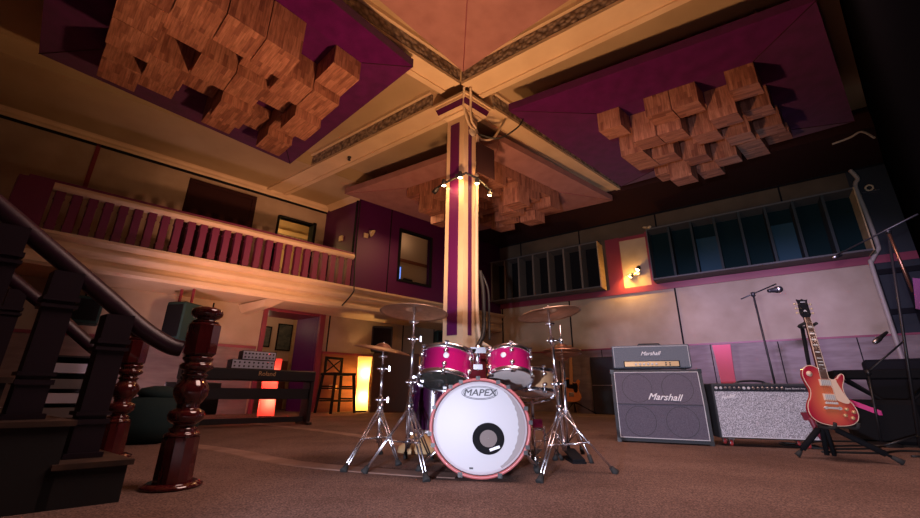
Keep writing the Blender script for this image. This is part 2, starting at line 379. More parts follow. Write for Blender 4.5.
def thing(name, label, cat, loc=(0,0,0), rotz=0, group=None, rot=None):
    o = bpy.data.objects.new(name, None); bpy.context.scene.collection.objects.link(o); o.empty_display_size = 0.1
    o.location = loc; o.rotation_euler = rot if rot else (0, 0, rotz); o['label'] = label; o['category'] = cat
    if group: o['group'] = group
    return o
def tag(o, label, cat, group=None, kind=None):
    if label: o['label'] = label
    if cat: o['category'] = cat
    if group: o['group'] = group
    if kind: o['kind'] = kind
    return o
def struct(mb, name, material=None, parent=None):
    o = mb.build(name, parent, material)
    if parent is None: o['kind'] = 'structure'
    return o
def text(name, s, size, parent, mx, material, shear=0, ext=0.0008, bold=0.0, sx=1.0, label=None):
    c = bpy.data.curves.new(name, 'FONT'); c.body = s; c.size = size; c.align_x = 'CENTER'; c.align_y = 'CENTER'; c.shear = shear; c.extrude = ext; c.bevel_depth = bold; c.bevel_resolution = 0
    c.resolution_u = 3; c.materials.append(M[material])
    o = bpy.data.objects.new(name, c); bpy.context.scene.collection.objects.link(o); o.parent = parent
    o.matrix_local = mx @ Matrix.Rotation(PI/2, 4, 'X') @ Matrix.Diagonal((sx,1,1,1))
    bpy.context.view_layer.update()
    me = bpy.data.meshes.new_from_object(o.evaluated_get(bpy.context.evaluated_depsgraph_get())); ml = o.matrix_local.copy(); me.name = name
    bpy.data.objects.remove(o); o = bpy.data.objects.new(name, me); bpy.context.scene.collection.objects.link(o); o.parent = parent; o.matrix_local = ml
    if not me.materials: me.materials.append(M[material])
    if label: o['label'] = label
    return o
def rbox(mb, a0, a1, b0, b1, z0, z1):
    return mb.hexa([R(a0,b0,z0), R(a0,b1,z0), R(a1,b1,z0), R(a1,b0,z0), R(a0,b0,z1), R(a0,b1,z1), R(a1,b1,z1), R(a1,b0,z1)])
def sweep_a(mb, prof, a0, a1, closed=True):       # prof [(b,z)] swept along a
    n = len(prof); vs = [R(a0,b,z) for b, z in prof]+[R(a1,b,z) for b, z in prof]
    fs = [(i, (i+1) % n, n+(i+1) % n, n+i) for i in range(n)]+[tuple(range(n))[::-1], tuple(range(n, 2*n))]
    return mb.add(vs, fs)
def sweep_b(mb, prof, b0, b1):                    # prof [(a,z)] swept along b
    n = len(prof); vs = [R(a,b0,z) for a, z in prof]+[R(a,b1,z) for a, z in prof]
    fs = [(i, (i+1) % n, n+(i+1) % n, n+i) for i in range(n)]+[tuple(range(n))[::-1], tuple(range(n, 2*n))]
    return mb.add(vs, fs)
# ================================================================== THE SETTING
fl = MB().use('carpet'); rbox(fl, A_FRONT, 7.2, B_RIGHT-0.1, 7.4, -0.1, 0); struct(fl, 'floor')
def strip(pts, wd, name):
    P = catmull([Vector(p) for p in pts], 8); mb = MB().use('seam'); vs = []; fs = []
    for i, p in enumerate(P):
        d = (P[min(i+1,len(P)-1)]-P[max(i-1,0)]).normalized(); n = Vector((-d.y, d.x, 0))*wd/2
        vs += [Vector((p.x,p.y,0))+n, Vector((p.x,p.y,0))-n, Vector((p.x,p.y,0.004))-n*0.9, Vector((p.x,p.y,0.004))+n*0.9]
    for i in range(len(P)-1):
        for k in range(4): l = (k+1) % 4; fs.append((i*4+k, i*4+l, i*4+4+l, i*4+4+k))
    fs += [(0,1,2,3), tuple(len(vs)-4+k for k in (3,2,1,0))]
    mb.add(vs, fs); struct(mb, name)
strip([(-2.5,3.72,0), (-1.95,3.42,0), (-1.62,3.21,0), (-1.0,2.75,0), (-0.35,2.50,0), (0.0,2.42,0)], 0.15, 'trim_1')
strip([(-3.0,6.0,0), (-2.05,5.30,0), (-1.15,4.55,0), (-0.45,3.72,0), (-0.2,3.3,0)], 0.13, 'trim_2')
ce = MB().use('plaster'); rbox(ce, A_FRONT, 7.2, B_RIGHT-0.1, 7.4, 4.9, 5.0); struct(ce, 'ceiling')
ce = MB().use('plaster'); rbox(ce, A_FRONT, 1.2, 3.45, B_LEFT, 4.62, 4.9); struct(ce, 'trim_18')
# dark dropped soffit in front of the back wall
dc = MB().use('darkceil'); rbox(dc, 4.25, A_BACK, B_RIGHT, 1.2, 4.53, 4.9); rbox(dc, 4.25, A_BACK, 1.2, B_LEFT, 4.53, 4.9); struct(dc, 'trim_4')

# back wall: boarded wainscot, hessian panels with dark battens
bw = MB().use('tan'); rbox(bw, A_BACK, A_BACK+0.12, B_RIGHT, 7.0, 1.43, 2.73); bw.use('upperpanel'); rbox(bw, A_BACK, A_BACK+0.12, B_RIGHT, 7.0, 2.73, 4.53); bw.use('tan'); rbox(bw, A_BACK-0.008, A_BACK, 0.02, 0.62, 2.80, 3.98); bw.use('slatepanel'); rbox(bw, A_BACK-0.01, A_BACK, B_RIGHT, -3.62, 0.0, 4.5); struct(bw, 'wall_back')
bl = MB().use('wain'); rbox(bl, A_BACK-0.025, A_BACK, B_RIGHT, B_LEFT, 0, 1.40); rbox(bl, A_BACK, A_BACK+0.12, B_RIGHT, 7.0, 0, 1.43)
bl.use('maroon'); rbox(bl, A_BACK-0.04, A_BACK, B_RIGHT, B_LEFT, 1.40, 1.435)
for b in (3.4, 2.35, 1.3, 0.25, -0.9, -2.0, -3.1): bl.use('black'); rbox(bl, A_BACK-0.028, A_BACK-0.02, b-0.008, b+0.008, 0, 1.40)
struct(bl, 'trim_5')
tr = MB().use('maroon')
rbox(tr, A_BACK-0.03, A_BACK, B_RIGHT, 4.6, 2.66, 2.80)
rbox(tr, A_BACK-0.03, A_BACK, 0.62, 0.95, 2.80, 4.08); rbox(tr, A_BACK-0.03, A_BACK, -0.16, 0.02, 2.80, 4.1)
rbox(tr, A_BACK-0.03, A_BACK, 0.0, 0.62, 3.98, 4.06)
struct(tr, 'trim_6')
bt = MB().use('black')
for b, z0, z1 in ((3.95,1.43,2.66),(2.0,1.43,2.66),(-0.42,1.43,2.66),(3.3,4.06,4.53),(1.6,4.06,4.53),(-0.25,4.1,4.53),(-2.6,4.1,4.53)): rbox(bt, A_BACK-0.012, A_BACK, b-0.015, b+0.015, z0, z1)
rbox(bt, A_BACK-0.015, A_BACK, B_RIGHT, 5.0, 4.49, 4.53)
rbox(bt, A_BACK-0.05, A_BACK, -3.62, -3.56, 1.43, 2.66)
for z in (0.9, 1.75, 2.45): rbox(bt, A_BACK-0.06, A_BACK, B_RIGHT, -3.62, z, z+0.09)
rbox(bt, A_BACK-0.06, A_BACK, -3.98, -3.90, 0.9, 2.54)
struct(bt, 'trim_7')
# right-hand wall, black drape lined; wall behind the camera
rw = MB().use('drape'); rbox(rw, A_FRONT, A_BACK+0.12, B_RIGHT-0.1, B_RIGHT, 0, 4.9); struct(rw, 'wall_right')
fw = MB().use('tan'); rbox(fw, A_FRONT-0.1, A_FRONT, B_RIGHT-0.1, 7.0, 0, 4.9); struct(fw, 'wall_front')

# left wall (under and above the balcony)
BF = 4.0                                   # balcony front plane
lw = MB().use('tan')
b0, b1 = B_LEFT, B_LEFT+0.14
rbox(lw, A_FRONT, 0.28, b0, b1, 0, 2.45); rbox(lw, 0.28, 1.39, b0, b1, 2.04, 2.45); rbox(lw, 1.39, A_BACK, b0, b1, 0, 2.45)
rbox(lw, A_FRONT, 0.20, b0, b1, 2.45, 4.9); rbox(lw, 0.20, 0.98, b0, b1, 4.08, 4.9); rbox(lw, 0.98, A_BACK, b0, b1, 2.45, 4.9)
struct(lw, 'wall_left')
wl = MB().use('wain_red'); rbox(wl, 1.52, A_BACK, b0-0.02, b0, 0, 1.20); wl.use('maroon'); rbox(wl, 1.52, A_BACK, b0-0.035, b0, 1.20, 1.25)
wl.use('wain'); rbox(wl, A_FRONT, 0.16, b0-0.02, b0, 0, 1.20); wl.use('maroon'); rbox(wl, A_FRONT, 0.16, b0-0.035, b0, 1.20, 1.25)
struct(wl, 'trim_8')
lb = MB().use('black')
for a in (1.62, 3.6, 4.6): rbox(lb, a-0.012, a+0.012, b0-0.012, b0, 1.25, 2.05)
for a in (-4.2, -2.5, -0.7): rbox(lb, a-0.012, a+0.012, b0-0.012, b0, 1.25, 2.0)
for a in (-5.0, -2.93): lb.use('maroon'); rbox(lb, a-0.03, a+0.03, b0-0.02, b0, 2.5, 4.52)
lb.use('black'); rbox(lb, A_FRONT, 1.25, b0-0.02, b0, 4.46, 4.52)
struct(lb, 'trim_9')
co = MB().use('cream'); sweep_a(co, [(5.13,4.50),(5.10,4.51),(5.08,4.54),(5.04,4.56),(5.02,4.60),(4.99,4.62),(5.13,4.62)], A_FRONT, 1.25)
sweep_b(co, [(1.25,4.50),(1.21,4.52),(1.18,4.57),(1.14,4.62),(1.25,4.62)], BF-0.05, 5.0)
struct(co, 'trim_10')
# dark upstairs door
d = MB().use('darkceil'); rbox(d, -1.46, -0.40, b0-0.03, b0, 2.46, 4.28); od = struct(d, 'door_1')
d2 = MB().use('darkceil')
for a0, a1, z0, z1 in ((-1.54,-1.46,2.46,4.36),(-0.40,-0.32,2.46,4.36),(-1.46,-0.40,4.28,4.36)): rbox(d2, a0, a1, b0-0.05, b0, z0, z1)
d2.build('door_frame', od)
# lit upstairs opening with warm room behind
d = MB().use('black')
for a0, a1, z0, z1 in ((0.17,0.20,2.45,4.10),(0.96,1.02,2.45,4.14),(0.20,1.02,4.08,4.11)): rbox(d, a0, a1, b0-0.05, b1, z0, z1)
od = struct(d, 'window_1')
rm = MB().use('plaster'); rbox(rm, -1.0, 2.4, 7.0, 7.1, 2.45, 4.9); rbox(rm, -1.1, -1.0, b1, 7.1, 2.45, 4.9); rbox(rm, 2.4, 2.5, b1, 7.1, 2.45, 4.9)
rm.use('ornate'); rbox(rm, -1.0, 2.4, 6.92, 7.0, 4.15, 4.35); rm.use('cream'); rbox(rm, -1.0, 2.4, 6.85, 7.0, 4.35, 4.45)
struct(rm, 'wall_landing')
lamp('POINT', R(0.2, 6.2, 3.9), None, 45, (1.0, 0.62, 0.22), 0.15, name='landing_light')
up = MB().use('carpet'); rbox(up, -6.5, A_BACK, b1, 7.4, 2.33, 2.45); struct(up, 'floor_upper')
# downstairs doorway with deep purple reveal and the passage behind
dr = MB().use('maroon')
for a0, a1, z0, z1 in ((0.20,0.28,0,2.09),(1.39,1.50,0,2.09),(0.20,1.50,2.04,2.10)): rbox(dr, a0, a1, b0-0.04, b0+0.02, z0, z1)
od = struct(dr, 'door_2')
rv = MB().use('purplepaint'); rbox(rv, 1.39, 1.45, b0+0.02, b0+0.85, 0, 2.04); rv.use('maroon'); rbox(rv, 0.28, 1.45, b0+0.02, b0+0.85, 2.0, 2.04); rv.build('door_reveal', od)
ps = MB().use('beige'); rbox(ps, -0.6, 3.0, 7.0, 7.12, 0, 2.33); rbox(ps, -0.7, -0.6, b1, 7.12, 0, 2.33); rbox(ps, 2.1, 2.2, b1+0.9, 7.1, 0, 2.33)
ps.use('wain_red'); rbox(ps, -0.6, 2.1, 6.97, 7.0, 0, 1.12); ps.use('birch'); rbox(ps, 1.86, 1.92, 6.9, 6.98, 0, 2.2)
struct(ps, 'wall_passage')
lamp('POINT', R(0.7, 6.2, 1.9), None, 4.5, (1.0, 0.66, 0.42), 0.12, name='passage_light')

# balcony slab and moulded fascia
fa = MB().use('cream')
prof = [(b0,2.05),(BF+0.16,2.05),(BF+0.14,2.02),(BF+0.02,2.02),(BF-0.02,2.06),(BF-0.02,2.12),(BF+0.03,2.13),(BF+0.05,2.17),(BF+0.05,2.22),(BF-0.02,2.25),(BF-0.05,2.30),(BF-0.05,2.33),
        (BF-0.01,2.34),(BF-0.01,2.39),(BF-0.08,2.42),(BF-0.12,2.45),(BF-0.12,2.49),(BF-0.08,2.50),(b0,2.50)]
sweep_a(fa, prof, A_FRONT, A_BACK); struct(fa, 'trim_11')
br = MB().use('cream')                      # tapered bracket beam under the balcony
v = [R(-0.28,BF+0.10,2.02), R(0.02,BF+0.10,2.02), R(0.02,b0,2.02), R(-0.28,b0,2.02)]
u_ = [R(-0.20,BF+0.35,1.92), R(-0.06,BF+0.35,1.92), R(-0.06,b0,1.86), R(-0.20,b0,1.86)]
br.hexa(u_+v); struct(br, 'trim_12')

# railing: one fixed piece with its balusters as parts
rail = thing('balcony_railing', 'plum painted balcony railing with a cream edged handrail above the moulded fascia', 'railing', R(-1.5, BF, 2.5))
def rel(root, mb, name):
    inv = Matrix.Rotation(-root.rotation_euler.z, 4, 'Z') @ Matrix.Translation(-root.location)
    mb.v = [tuple(inv @ Vector(q)) for q in mb.v]; return mb.build(name, root)
h = MB().use('plum'); sweep_a(h, [(BF-0.06,3.20),(BF-0.06,3.24),(BF+0.08,3.24),(BF+0.08,3.20)], -3.66, 1.24)
h.use('cream'); sweep_a(h, [(BF-0.04,3.10),(BF-0.07,3.12),(BF-0.09,3.155),(BF-0.07,3.20),(BF+0.07,3.20),(BF+0.07,3.10)], -3.40, 1.24); rel(rail, h, 'handrail')
h = MB().use('plum'); rbox(h, -3.75, -3.40, BF-0.07, BF+0.09, 2.50, 3.20); rel(rail, h, 'end_post')
nb = 26
for i in range(nb):
    a = -3.30+i*(4.47/(nb-1)); h = MB().use('plum')
    for z0, z1, w_ in ((2.50,2.60,0.052),(2.60,2.62,0.060),(2.62,2.98,0.048),(2.98,3.0,0.060),(3.0,3.10,0.052)): rbox(h, a-w_, a+w_, BF-0.03, BF+0.05, z0, z1)
    rel(rail, h, 'baluster')

# control room box at the end of the balcony
cr = MB().use('purplepaint'); W0, W1, Z0, Z1 = 2.42, 3.30, 2.90, 4.10
rbox(cr, 1.25, W0, BF, BF+0.08, 2.50, 4.62); rbox(cr, W1, A_BACK, BF, BF+0.08, 2.50, 4.62); rbox(cr, W0, W1, BF, BF+0.08, 2.50, Z0); rbox(cr, W0, W1, BF, BF+0.08, Z1, 4.62)
rbox(cr, 1.25, 1.33, BF+0.08, B_LEFT, 2.50, 4.62); rbox(cr, 1.25, A_BACK, BF, B_LEFT, 4.62, 4.9)
struct(cr, 'wall_control_room')
ck = MB().use('black'); rbox(ck, 1.235, 1.25, BF-0.015, BF+0.04, 2.50, 4.6); rbox(ck, 2.12, 2.14, BF-0.01, BF, 2.52, 4.6); struct(ck, 'trim_13')
wf = MB().use('black')
for a0, a1, z0, z1 in ((W0-0.05,W0,Z0-0.05,Z1+0.05),(W1,W1+0.05,Z0-0.05,Z1+0.05),(W0,W1,Z0-0.05,Z0),(W0,W1,Z1,Z1+0.05)): rbox(wf, a0, a1, BF-0.03, BF+0.08, z0, z1)
wo = struct(wf, 'window_2')
wi = MB().use('beige'); rbox(wi, 1.4, 4.6, B_LEFT-0.06, B_LEFT, 2.5, 4.6); rbox(wi, 4.5, 4.6, BF+0.1, B_LEFT, 2.5, 4.6); wi.use('wain_red'); rbox(wi, 1.4, 4.5, B_LEFT-0.10, B_LEFT-0.06, 3.72, 3.80)
struct(wi, 'wall_control_room_inner')
lamp('POINT', R(3.3, 4.75, 4.3), None, 2.2, (1.0, 0.62, 0.36), 0.1, name='control_room_light')
t = thing('computer_monitor', 'small lit blue monitor screen seen through the control room window', 'monitor', R(2.62, BF+0.35, 2.92), ANG_A)
q = MB().use('blackplastic'); q.box(-0.17,0.17,0.0,0.03,0.0,0.42).build('monitor_case', t); q = MB().use('screen'); q.box(-0.15,0.15,-0.004,0.0,0.02,0.40).build('screen', t)
t = thing('mixing_desk', 'dark desk with a chair back behind the control room window', 'desk', R(3.0, BF+0.45, 2.5), ANG_A)
q = MB().use('blackplastic'); q.box(-0.55,0.55,0.0,0.5,0.36,0.42); q.box(-0.5,-0.45,0.02,0.48,0,0.36); q.box(0.45,0.5,0.02,0.48,0,0.36); q.build('desk_body', t)
q = MB().use('black'); q.bevbox(-0.02,0.28,0.05,0.12,0.42,0.62,0.03).build('chair_back', t)

# ceiling beams crossing over the column: cream soffits, moulded friezes on both sides
def beam(name, along, lo, hi, s0, s1, side):
    mb = MB().use('cream'); bx_ = (lambda p0,p1,z0,z1: rbox(mb, s0, s1, p0, p1, z0, z1)) if along == 'a' else (lambda p0,p1,z0,z1: rbox(mb, p0, p1, s0, s1, z0, z1))
    bx_(lo, hi, 4.60, 4.9)
    bx_(lo-0.035, lo+0.05, 4.575, 4.625); bx_(hi-0.05, hi+0.035, 4.575, 4.625)
    bx_(lo-0.07, lo, 4.84, 4.9); bx_(hi, hi+0.07, 4.84, 4.9)
    mb.use('ornate'); bx_(lo-0.03, lo, 4.64, 4.83); bx_(hi, hi+0.03, 4.64, 4.83)
    struct(mb, name)
beam('trim_14', 'b', -0.30, 0.06, -4.25, -0.30, -1)      # towards the upper right
beam('trim_15', 'b', -0.16, 0.20, 0.40, 5.13, -1)        # towards the left wall
beam('trim_16', 'a', -0.26, 0.02, -6.4, -0.35, -1)       # towards the upper left
beam('trim_17', 'a', -0.22, 0.10, 0.40, 4.25, -1)        # towards the back wall

# column
CA0, CA1, CB0, CB1 = -0.03, 0.23, -0.08, 0.23
cl = MB().use('cream'); rbox(cl, CA0, CA1, CB0, CB1, 0.0, 4.36)
def ringbox(mb, e, z0, z1, e2=None):
    e2 = e if e2 is None else e2
    mb.hexa([R(CA0-e,CB0-e,z0), R(CA0-e,CB1+e,z0), R(CA1+e,CB1+e,z0), R(CA1+e,CB0-e,z0), R(CA0-e2,CB0-e2,z1), R(CA0-e2,CB1+e2,z1), R(CA1+e2,CB1+e2,z1), R(CA1+e2,CB0-e2,z1)])
ringbox(cl, 0.0, 4.32, 4.36, 0.05); ringbox(cl, 0.05, 4.36, 4.39); ringbox(cl, 0.07, 4.39, 4.42, 0.10); ringbox(cl, 0.13, 4.52, 4.56); ringbox(cl, 0.16, 4.56, 4.60)
co_ = struct(cl, 'column')
cp = MB().use('columnpurple'); ringbox(cp, 0.09, 4.42, 4.52, 0.12); cp.build('capital_frieze', co_)
cp = MB().use('columnpurple'); rbox(cp, CA0-0.008, CA0, CB0+0.085, CB1-0.07, 1.1, 4.22); rbox(cp, CA0+0.08, CA1-0.12, CB0-0.008, CB0, 1.1, 4.22); cp.build('inset_panel', co_)
cp = MB().use('maroon'); ringbox(cp, 0.06, 0.0, 0.82); ringbox(cp, 0.09, 0.82, 0.86); ringbox(cp, 0.09, 0.86, 0.92, 0.03); cp.build('column_plinth', co_)

# ================================================================== CEILING CLOUDS AND DIFFUSERS
def cloud(label, C4, z, zi, inset, m, hi=0.12, rims=None):
    cen = sum((R(a,b,0) for a, b in C4), Vector())/4
    t = thing('acoustic_cloud', label, 'acoustic panel', (cen.x, cen.y, z+hi), 0, 'felt covered ceiling clouds')
    out = [R(a,b,0)-cen for a, b in C4]; A_, B_, C_, D_ = out
    def bil(s, tt): return A_*(1-s)*(1-tt)+B_*s*(1-tt)+C_*s*tt+D_*(1-s)*tt
    i0, i1, j0, j1 = inset
    inn = [bil(i0,j0), bil(i1,j0), bil(i1,j1), bil(i0,j1)]
    mb = MB().use(m); zt = 0; zr = -hi; zz = zi-z-hi
    vs = [Vector((p.x,p.y,zt)) for p in out]+[Vector((p.x,p.y,zr)) for p in out]+[Vector((p.x,p.y,zz)) for p in inn]
    fs = [(0,1,2,3)]+[(i,(i+1)%4,4+(i+1)%4,4+i) for i in range(4)]+[(4+i,4+(i+1)%4,8+(i+1)%4,8+i) for i in range(4)]+[(8,9,10,11)]
    mb.add(vs, fs); mb.build('felt_panel', t)
    for i in range(4): MB().use('darkceil' if m == 'purple' else 'maroon').tube([vs[4+i], vs[8+i]], 0.006, 5, False).build('corner_bead', t)
    for s, tt in ((0.15,0.15),(0.85,0.15),(0.85,0.85),(0.15,0.85)):
        p = bil(s,tt); MB().use('steel').cyl((p.x,p.y,0), (p.x,p.y,4.9-z-hi), 0.008).build('hanger_rod', t)
    return t, cen, bil, inset, zi
def diffuser(label, cl_, nu, nv, H, seed, unit=0.13):
    t0, cen, bil, (i0,i1,j0,j1), zi = cl_
    random.seed(seed)
    t = thing('wooden_diffuser', label, 'sound diffuser', (cen.x, cen.y, zi-0.004), 0, 'skyline wood block diffusers')
    for i in range(nu):
        for j in range(nv):
            h_ = H[i][j]*unit
            if h_ <= 0: continue
            s0, s1 = i0+(i1-i0)*i/nu, i0+(i1-i0)*(i+1)/nu; q0, q1 = j0+(j1-j0)*j/nv, j0+(j1-j0)*(j+1)/nv
            g = 0.0015; mb = MB().use('staves')
            P = [bil(s0+g,q0+g), bil(s1-g,q0+g), bil(s1-g,q1-g), bil(s0+g,q1-g)]
            mb.hexa([Vector((p.x,p.y,-h_)) for p in P]+[Vector((p.x,p.y,0.0)) for p in P]); mb.build('wood_block', t)
    return t
# corner order: near, then along b, far, then along a
cR = cloud('purple felt ceiling cloud at upper right, right of the cream column beam', [(0.30,-0.57),(0.62,-3.96),(3.55,-3.96),(3.65,-0.54)], 4.34, 4.28, (0.26,0.80,0.20,0.86), 'purple')
cB = cloud('dusty pink felt ceiling cloud behind the column, nearest the back wall', [(0.85,0.02),(0.62,3.55),(3.95,3.50),(4.15,-0.12)], 4.32, 4.26, (0.12,0.66,0.12,0.66), 'pinkfelt')
cL = cloud('purple felt ceiling cloud at upper left above the balcony side', [(-1.15,-0.30),(-0.70,3.20),(-4.05,2.70),(-4.50,-0.80)], 4.36, 4.28, (0.11,0.75,0.16,0.83), 'purple')
cF = cloud('dusty pink felt ceiling cloud overhead in front of the column, at the top edge', [(-0.58,-0.56),(-1.0,-4.1),(-4.3,-4.1),(-4.2,-0.98)], 4.50, 4.42, (0.30,0.70,0.30,0.70), 'pinkfelt')
HR = [[2,0,3,3,2,0,2],[0,3,0,3,0,4,2],[2,3,2,1,3,0,3],[2,0,3,2,1,3,0],[0,3,1,3,0,2,2],[2,0,2,0,2,0,1]]
HB = [[2,1,3,2,1,2],[3,2,1,3,2,3],[1,3,2,2,3,2],[2,1,3,2,1,3],[3,2,2,3,1,2],[1,2,3,1,2,1]]
HL = [[2,0,4,4,4,4],[3,3,2,0,3,4],[4,2,3,3,0,4],[2,0,4,2,3,0],[3,1,3,0,2,3]]
diffuser('skyline diffuser of hanging wood blocks under the right purple ceiling cloud', cR, 6, 7, HR, 3, 0.15)
diffuser('skyline diffuser of hanging wood blocks behind the column, under the pink cloud', cB, 6, 6, HB, 4, 0.20)
diffuser('skyline diffuser of hanging wood blocks under the left purple ceiling cloud', cL, 5, 6, HL, 5, 0.13)

# ================================================================== BACK WALL BAFFLES AND FIXTURES
def baffle(label, bl_, br_, z0, z1, n, dep=0.42, teal=(), fm='foam', bm='black'):
    # local frame: x from the left end to the right end of the unit, -y into the room
    t = thing('fin_baffle', label, 'acoustic baffle', R(A_BACK, (bl_+br_)/2, z0), ANG_B+PI, 'fin baffles on the back wall')
    L = abs(bl_-br_)/2; H_ = z1-z0; y0, y1 = -dep-0.032, -0.032
    q = MB().use('finwood'); q.box(-L,L,y0,y1,0,0.03); q.box(-L,L,y0,y1,H_-0.03,H_); q.use(bm); q.box(-L,L,y1-0.02,y1,0.03,H_-0.03); q.build('frame', t)
    for i in teal: xa = -L+2*L*i/n; q = MB().use('tealpanel'); q.box(xa+0.03, xa+2*L/n-0.03, y1-0.06, y1-0.02, 0.03, H_*0.72); q.build('back_board', t)
    q = MB().use('birch'); q.box(L,L+0.02,y0,y1,0,H_); q.build('end_panel', t)
    q = MB().use('finwood'); q.box(-L-0.02,-L,y0,y1,0,H_); q.build('end_panel', t)
    for i in range(1, n):
        x = -L+2*L*i/n; q = MB().use(fm); q.box(x-0.022, x+0.022, y0+0.01, y1-0.02, 0.03, H_-0.03); q.build('fin', t)
    return t
baffle('charcoal fin baffle high on the back wall, left of the wall lights, birch end panel', 4.45, 1.05, 2.80, 3.95, 8)
baffle('long charcoal fin baffle high on the back wall, right of the wall lights', -0.10, -3.56, 2.80, 4.00, 8, teal=(2,5), fm='darkfin', bm='deepteal')
def light_heads(name, label, base, dirs, grp=None):
    t = thing(name, label, 'spotlight', base, 0)
    if grp: t['group'] = grp
    return t
def spot_head(parent, p, d, r=0.035, l=0.09, lit=True):
    p = Vector(p); d = Vector(d).normalized()
    q = MB().use('blackplastic'); q.lathe(p-d*l, d, [(r*0.5,0),(r*0.8,l*0.25),(r,l*0.5),(r,l),(r*0.9,l),(r*0.85,l*0.8)], 14, False); h_ = q.build('lamp_head', parent)
    q = MB().use('lampbulb' if lit else 'steel'); q.lathe(p-d*l*0.15, d, [(0.001,0),(r*0.8,0.0),(r*0.8,0.012),(0.001,0.02)], 14, False); q.build('bulb', h_)
# wall lights between the baffles
pw1 = R(A_BACK-0.03, 0.27, 3.12)
t = thing('wall_spotlight', 'twin lit wall spotlight on the back wall between the two fin baffles', 'spotlight', pw1)
q = MB().use('steel'); q.cyl((0,0,0), BX*0.0+AX*-0.05, 0.05); q.tube([AX*-0.05+BX*-0.10, AX*-0.09, AX*-0.05+BX*0.16+Vector((0,0,-0.12))], 0.012, 6); q.build('bracket', t)
spot_head(t, AX*-0.10+BX*-0.03+Vector((0,0,0.05)), -AX*0.4+BX*0.4+Vector((0,0,-1)), 0.05, 0.11)
spot_head(t, AX*-0.10+BX*0.15+Vector((0,0,-0.10)), -AX*0.1+BX*0.5+Vector((0,0,-1)), 0.05, 0.11)
lamp('SPOT', R(A_BACK-0.22, 0.42, 3.08), R(A_BACK+0.05, 0.45, 2.5), 60, (1.0,0.52,0.08), 0.03, 150, 0.8, 'wall_spot_light')
lamp('POINT', R(A_BACK-0.22, 0.36, 3.12), None, 9, (1.0,0.50,0.10), 0.03, name='wall_spot_light')
t = thing('security_camera', 'small pale camera on a bracket under the soffit between the fin baffles', 'camera', R(A_BACK, -0.02, 4.2))
q = MB().use('socket'); q.cbox((0,-0.03,0), (0.16,0.04,0.03)); q.cyl((0.02,-0.05,-0.01),(0.02,-0.16,-0.04),0.03); q.build('camera_body', t)
q = MB().use('steel'); q.tube([(0.05,-0.03,0),(0.06,-0.05,-0.2),(-0.02,-0.03,-0.28)], 0.008, 6); q.build('cable', t)
# pipes on the back wall
def pipe(label, pts, r, m='paint_grey', name='conduit_pipe', cat='pipe', grp=None):
    c = pts[0]; mb = MB().use(m); mb.tube([Vector(p)-Vector(c) for p in pts], r, 8); o = mb.build(name); o.location = c; tag(o, label, cat, grp); return o
pa = A_BACK-0.055
pipe('grey conduit pipe running down the back wall beside the right fin baffle', [R(pa,-3.70,4.50),R(pa,-3.76,4.3),R(pa,-3.70,4.15),R(pa,-3.72,3.6),R(pa,-3.73,2.98),R(pa,-3.70,2.88),R(pa,-3.60,2.72),R(pa-0.01,-3.57,2.62),R(pa-0.02,-3.57,1.6),R(pa-0.02,-3.57,0.02)], 0.035)
pipe('pale hose hanging along the dark soffit at far right', [R(4.5,-3.62,4.51),R(4.4,-3.85,4.50),R(4.25,-4.0,4.48),R(4.1,-4.11,4.25)], 0.017)
t = thing('wall_fitting', 'small round pale fitting beside the conduit pipe on the back wall', 'fitting', R(A_BACK,-3.86,4.05), ANG_B+PI)
q = MB().use('socket'); q.torus((0,-0.04,0.03),(0,1,0.2),0.05,0.016,18,6); q.build('fitting_ring', t); q = MB().use('steel'); q.box(-0.10,0.12,-0.04,-0.0,-0.05,-0.03); q.build('fitting_bracket', t)

# column light cluster
pc = R(-0.03, -0.08, 3.22); dn = Vector((0,0,-1))
t = thing('column_spotlight_bar', 'cluster of lit spotlights on a bar wrapped around the column', 'spotlight', pc)
q = MB().use('blackplastic'); q.tube([R(-0.10,0.36,3.20)-pc, R(-0.10,0.12,3.25)-pc, R(-0.10,-0.18,3.28)-pc, R(0.12,-0.20,3.26)-pc, R(0.42,-0.15,3.18)-pc], 0.018, 6, False)
q.cbox(R(-0.10,-0.06,3.26)-pc, (0.10,0.05,0.05)); q.build('light_bar', t)
for a, b, z, dd, lit in ((-0.10,0.20,3.20,dn+AX*0.08,True),(-0.11,0.38,3.14,dn*0.4+BX*0.6,False),(-0.12,-0.10,3.22,dn,True),(0.12,-0.17,3.20,dn+BX*0.05,True),(0.36,-0.17,3.10,dn+BX*0.2,True)):
    spot_head(t, R(a,b,z)-pc, dd, 0.036, 0.10, lit)
for a, b, e in ((-0.12,0.17,8),(-0.13,-0.03,8),(0.10,-0.19,8),(0.28,-0.21,6)):
    lamp('SPOT', R(a,b,3.17), R(a+0.03,b+0.03,1.5), e, (1.0,0.60,0.22), 0.02, 70, 0.9, 'column_spot_light')
for a, b, e in ((-0.16,0.0,5),(0.30,-0.30,12)): lamp('POINT', R(a,b,3.12), None, e, (1.0,0.50,0.16), 0.03, name='column_glow')
t = thing('hanging_panel', 'flat dark maroon panel fixed to the column above the spotlights', 'panel', R(0.10,-0.20,3.35), ANG_A)
MB().use('darkceil').box(-0.02,0.32,-0.02,0.02,0,0.50).build('panel_board', t)
q = MB().use('steel'); q.box(0.05,0.09,0.02,0.11,0.28,0.32); q.build('panel_bracket', t)
t = thing('junction_box', 'grey octagonal junction box on the column with cream cables', 'junction box', R(0.12,-0.10,4.02), ANG_A)
MB().use('paint_grey').lathe((0,-0.05,0.06),(0,1,0),[(0.05,0),(0.075,0.01),(0.075,0.07)],8,True,False).build('box_body', t)
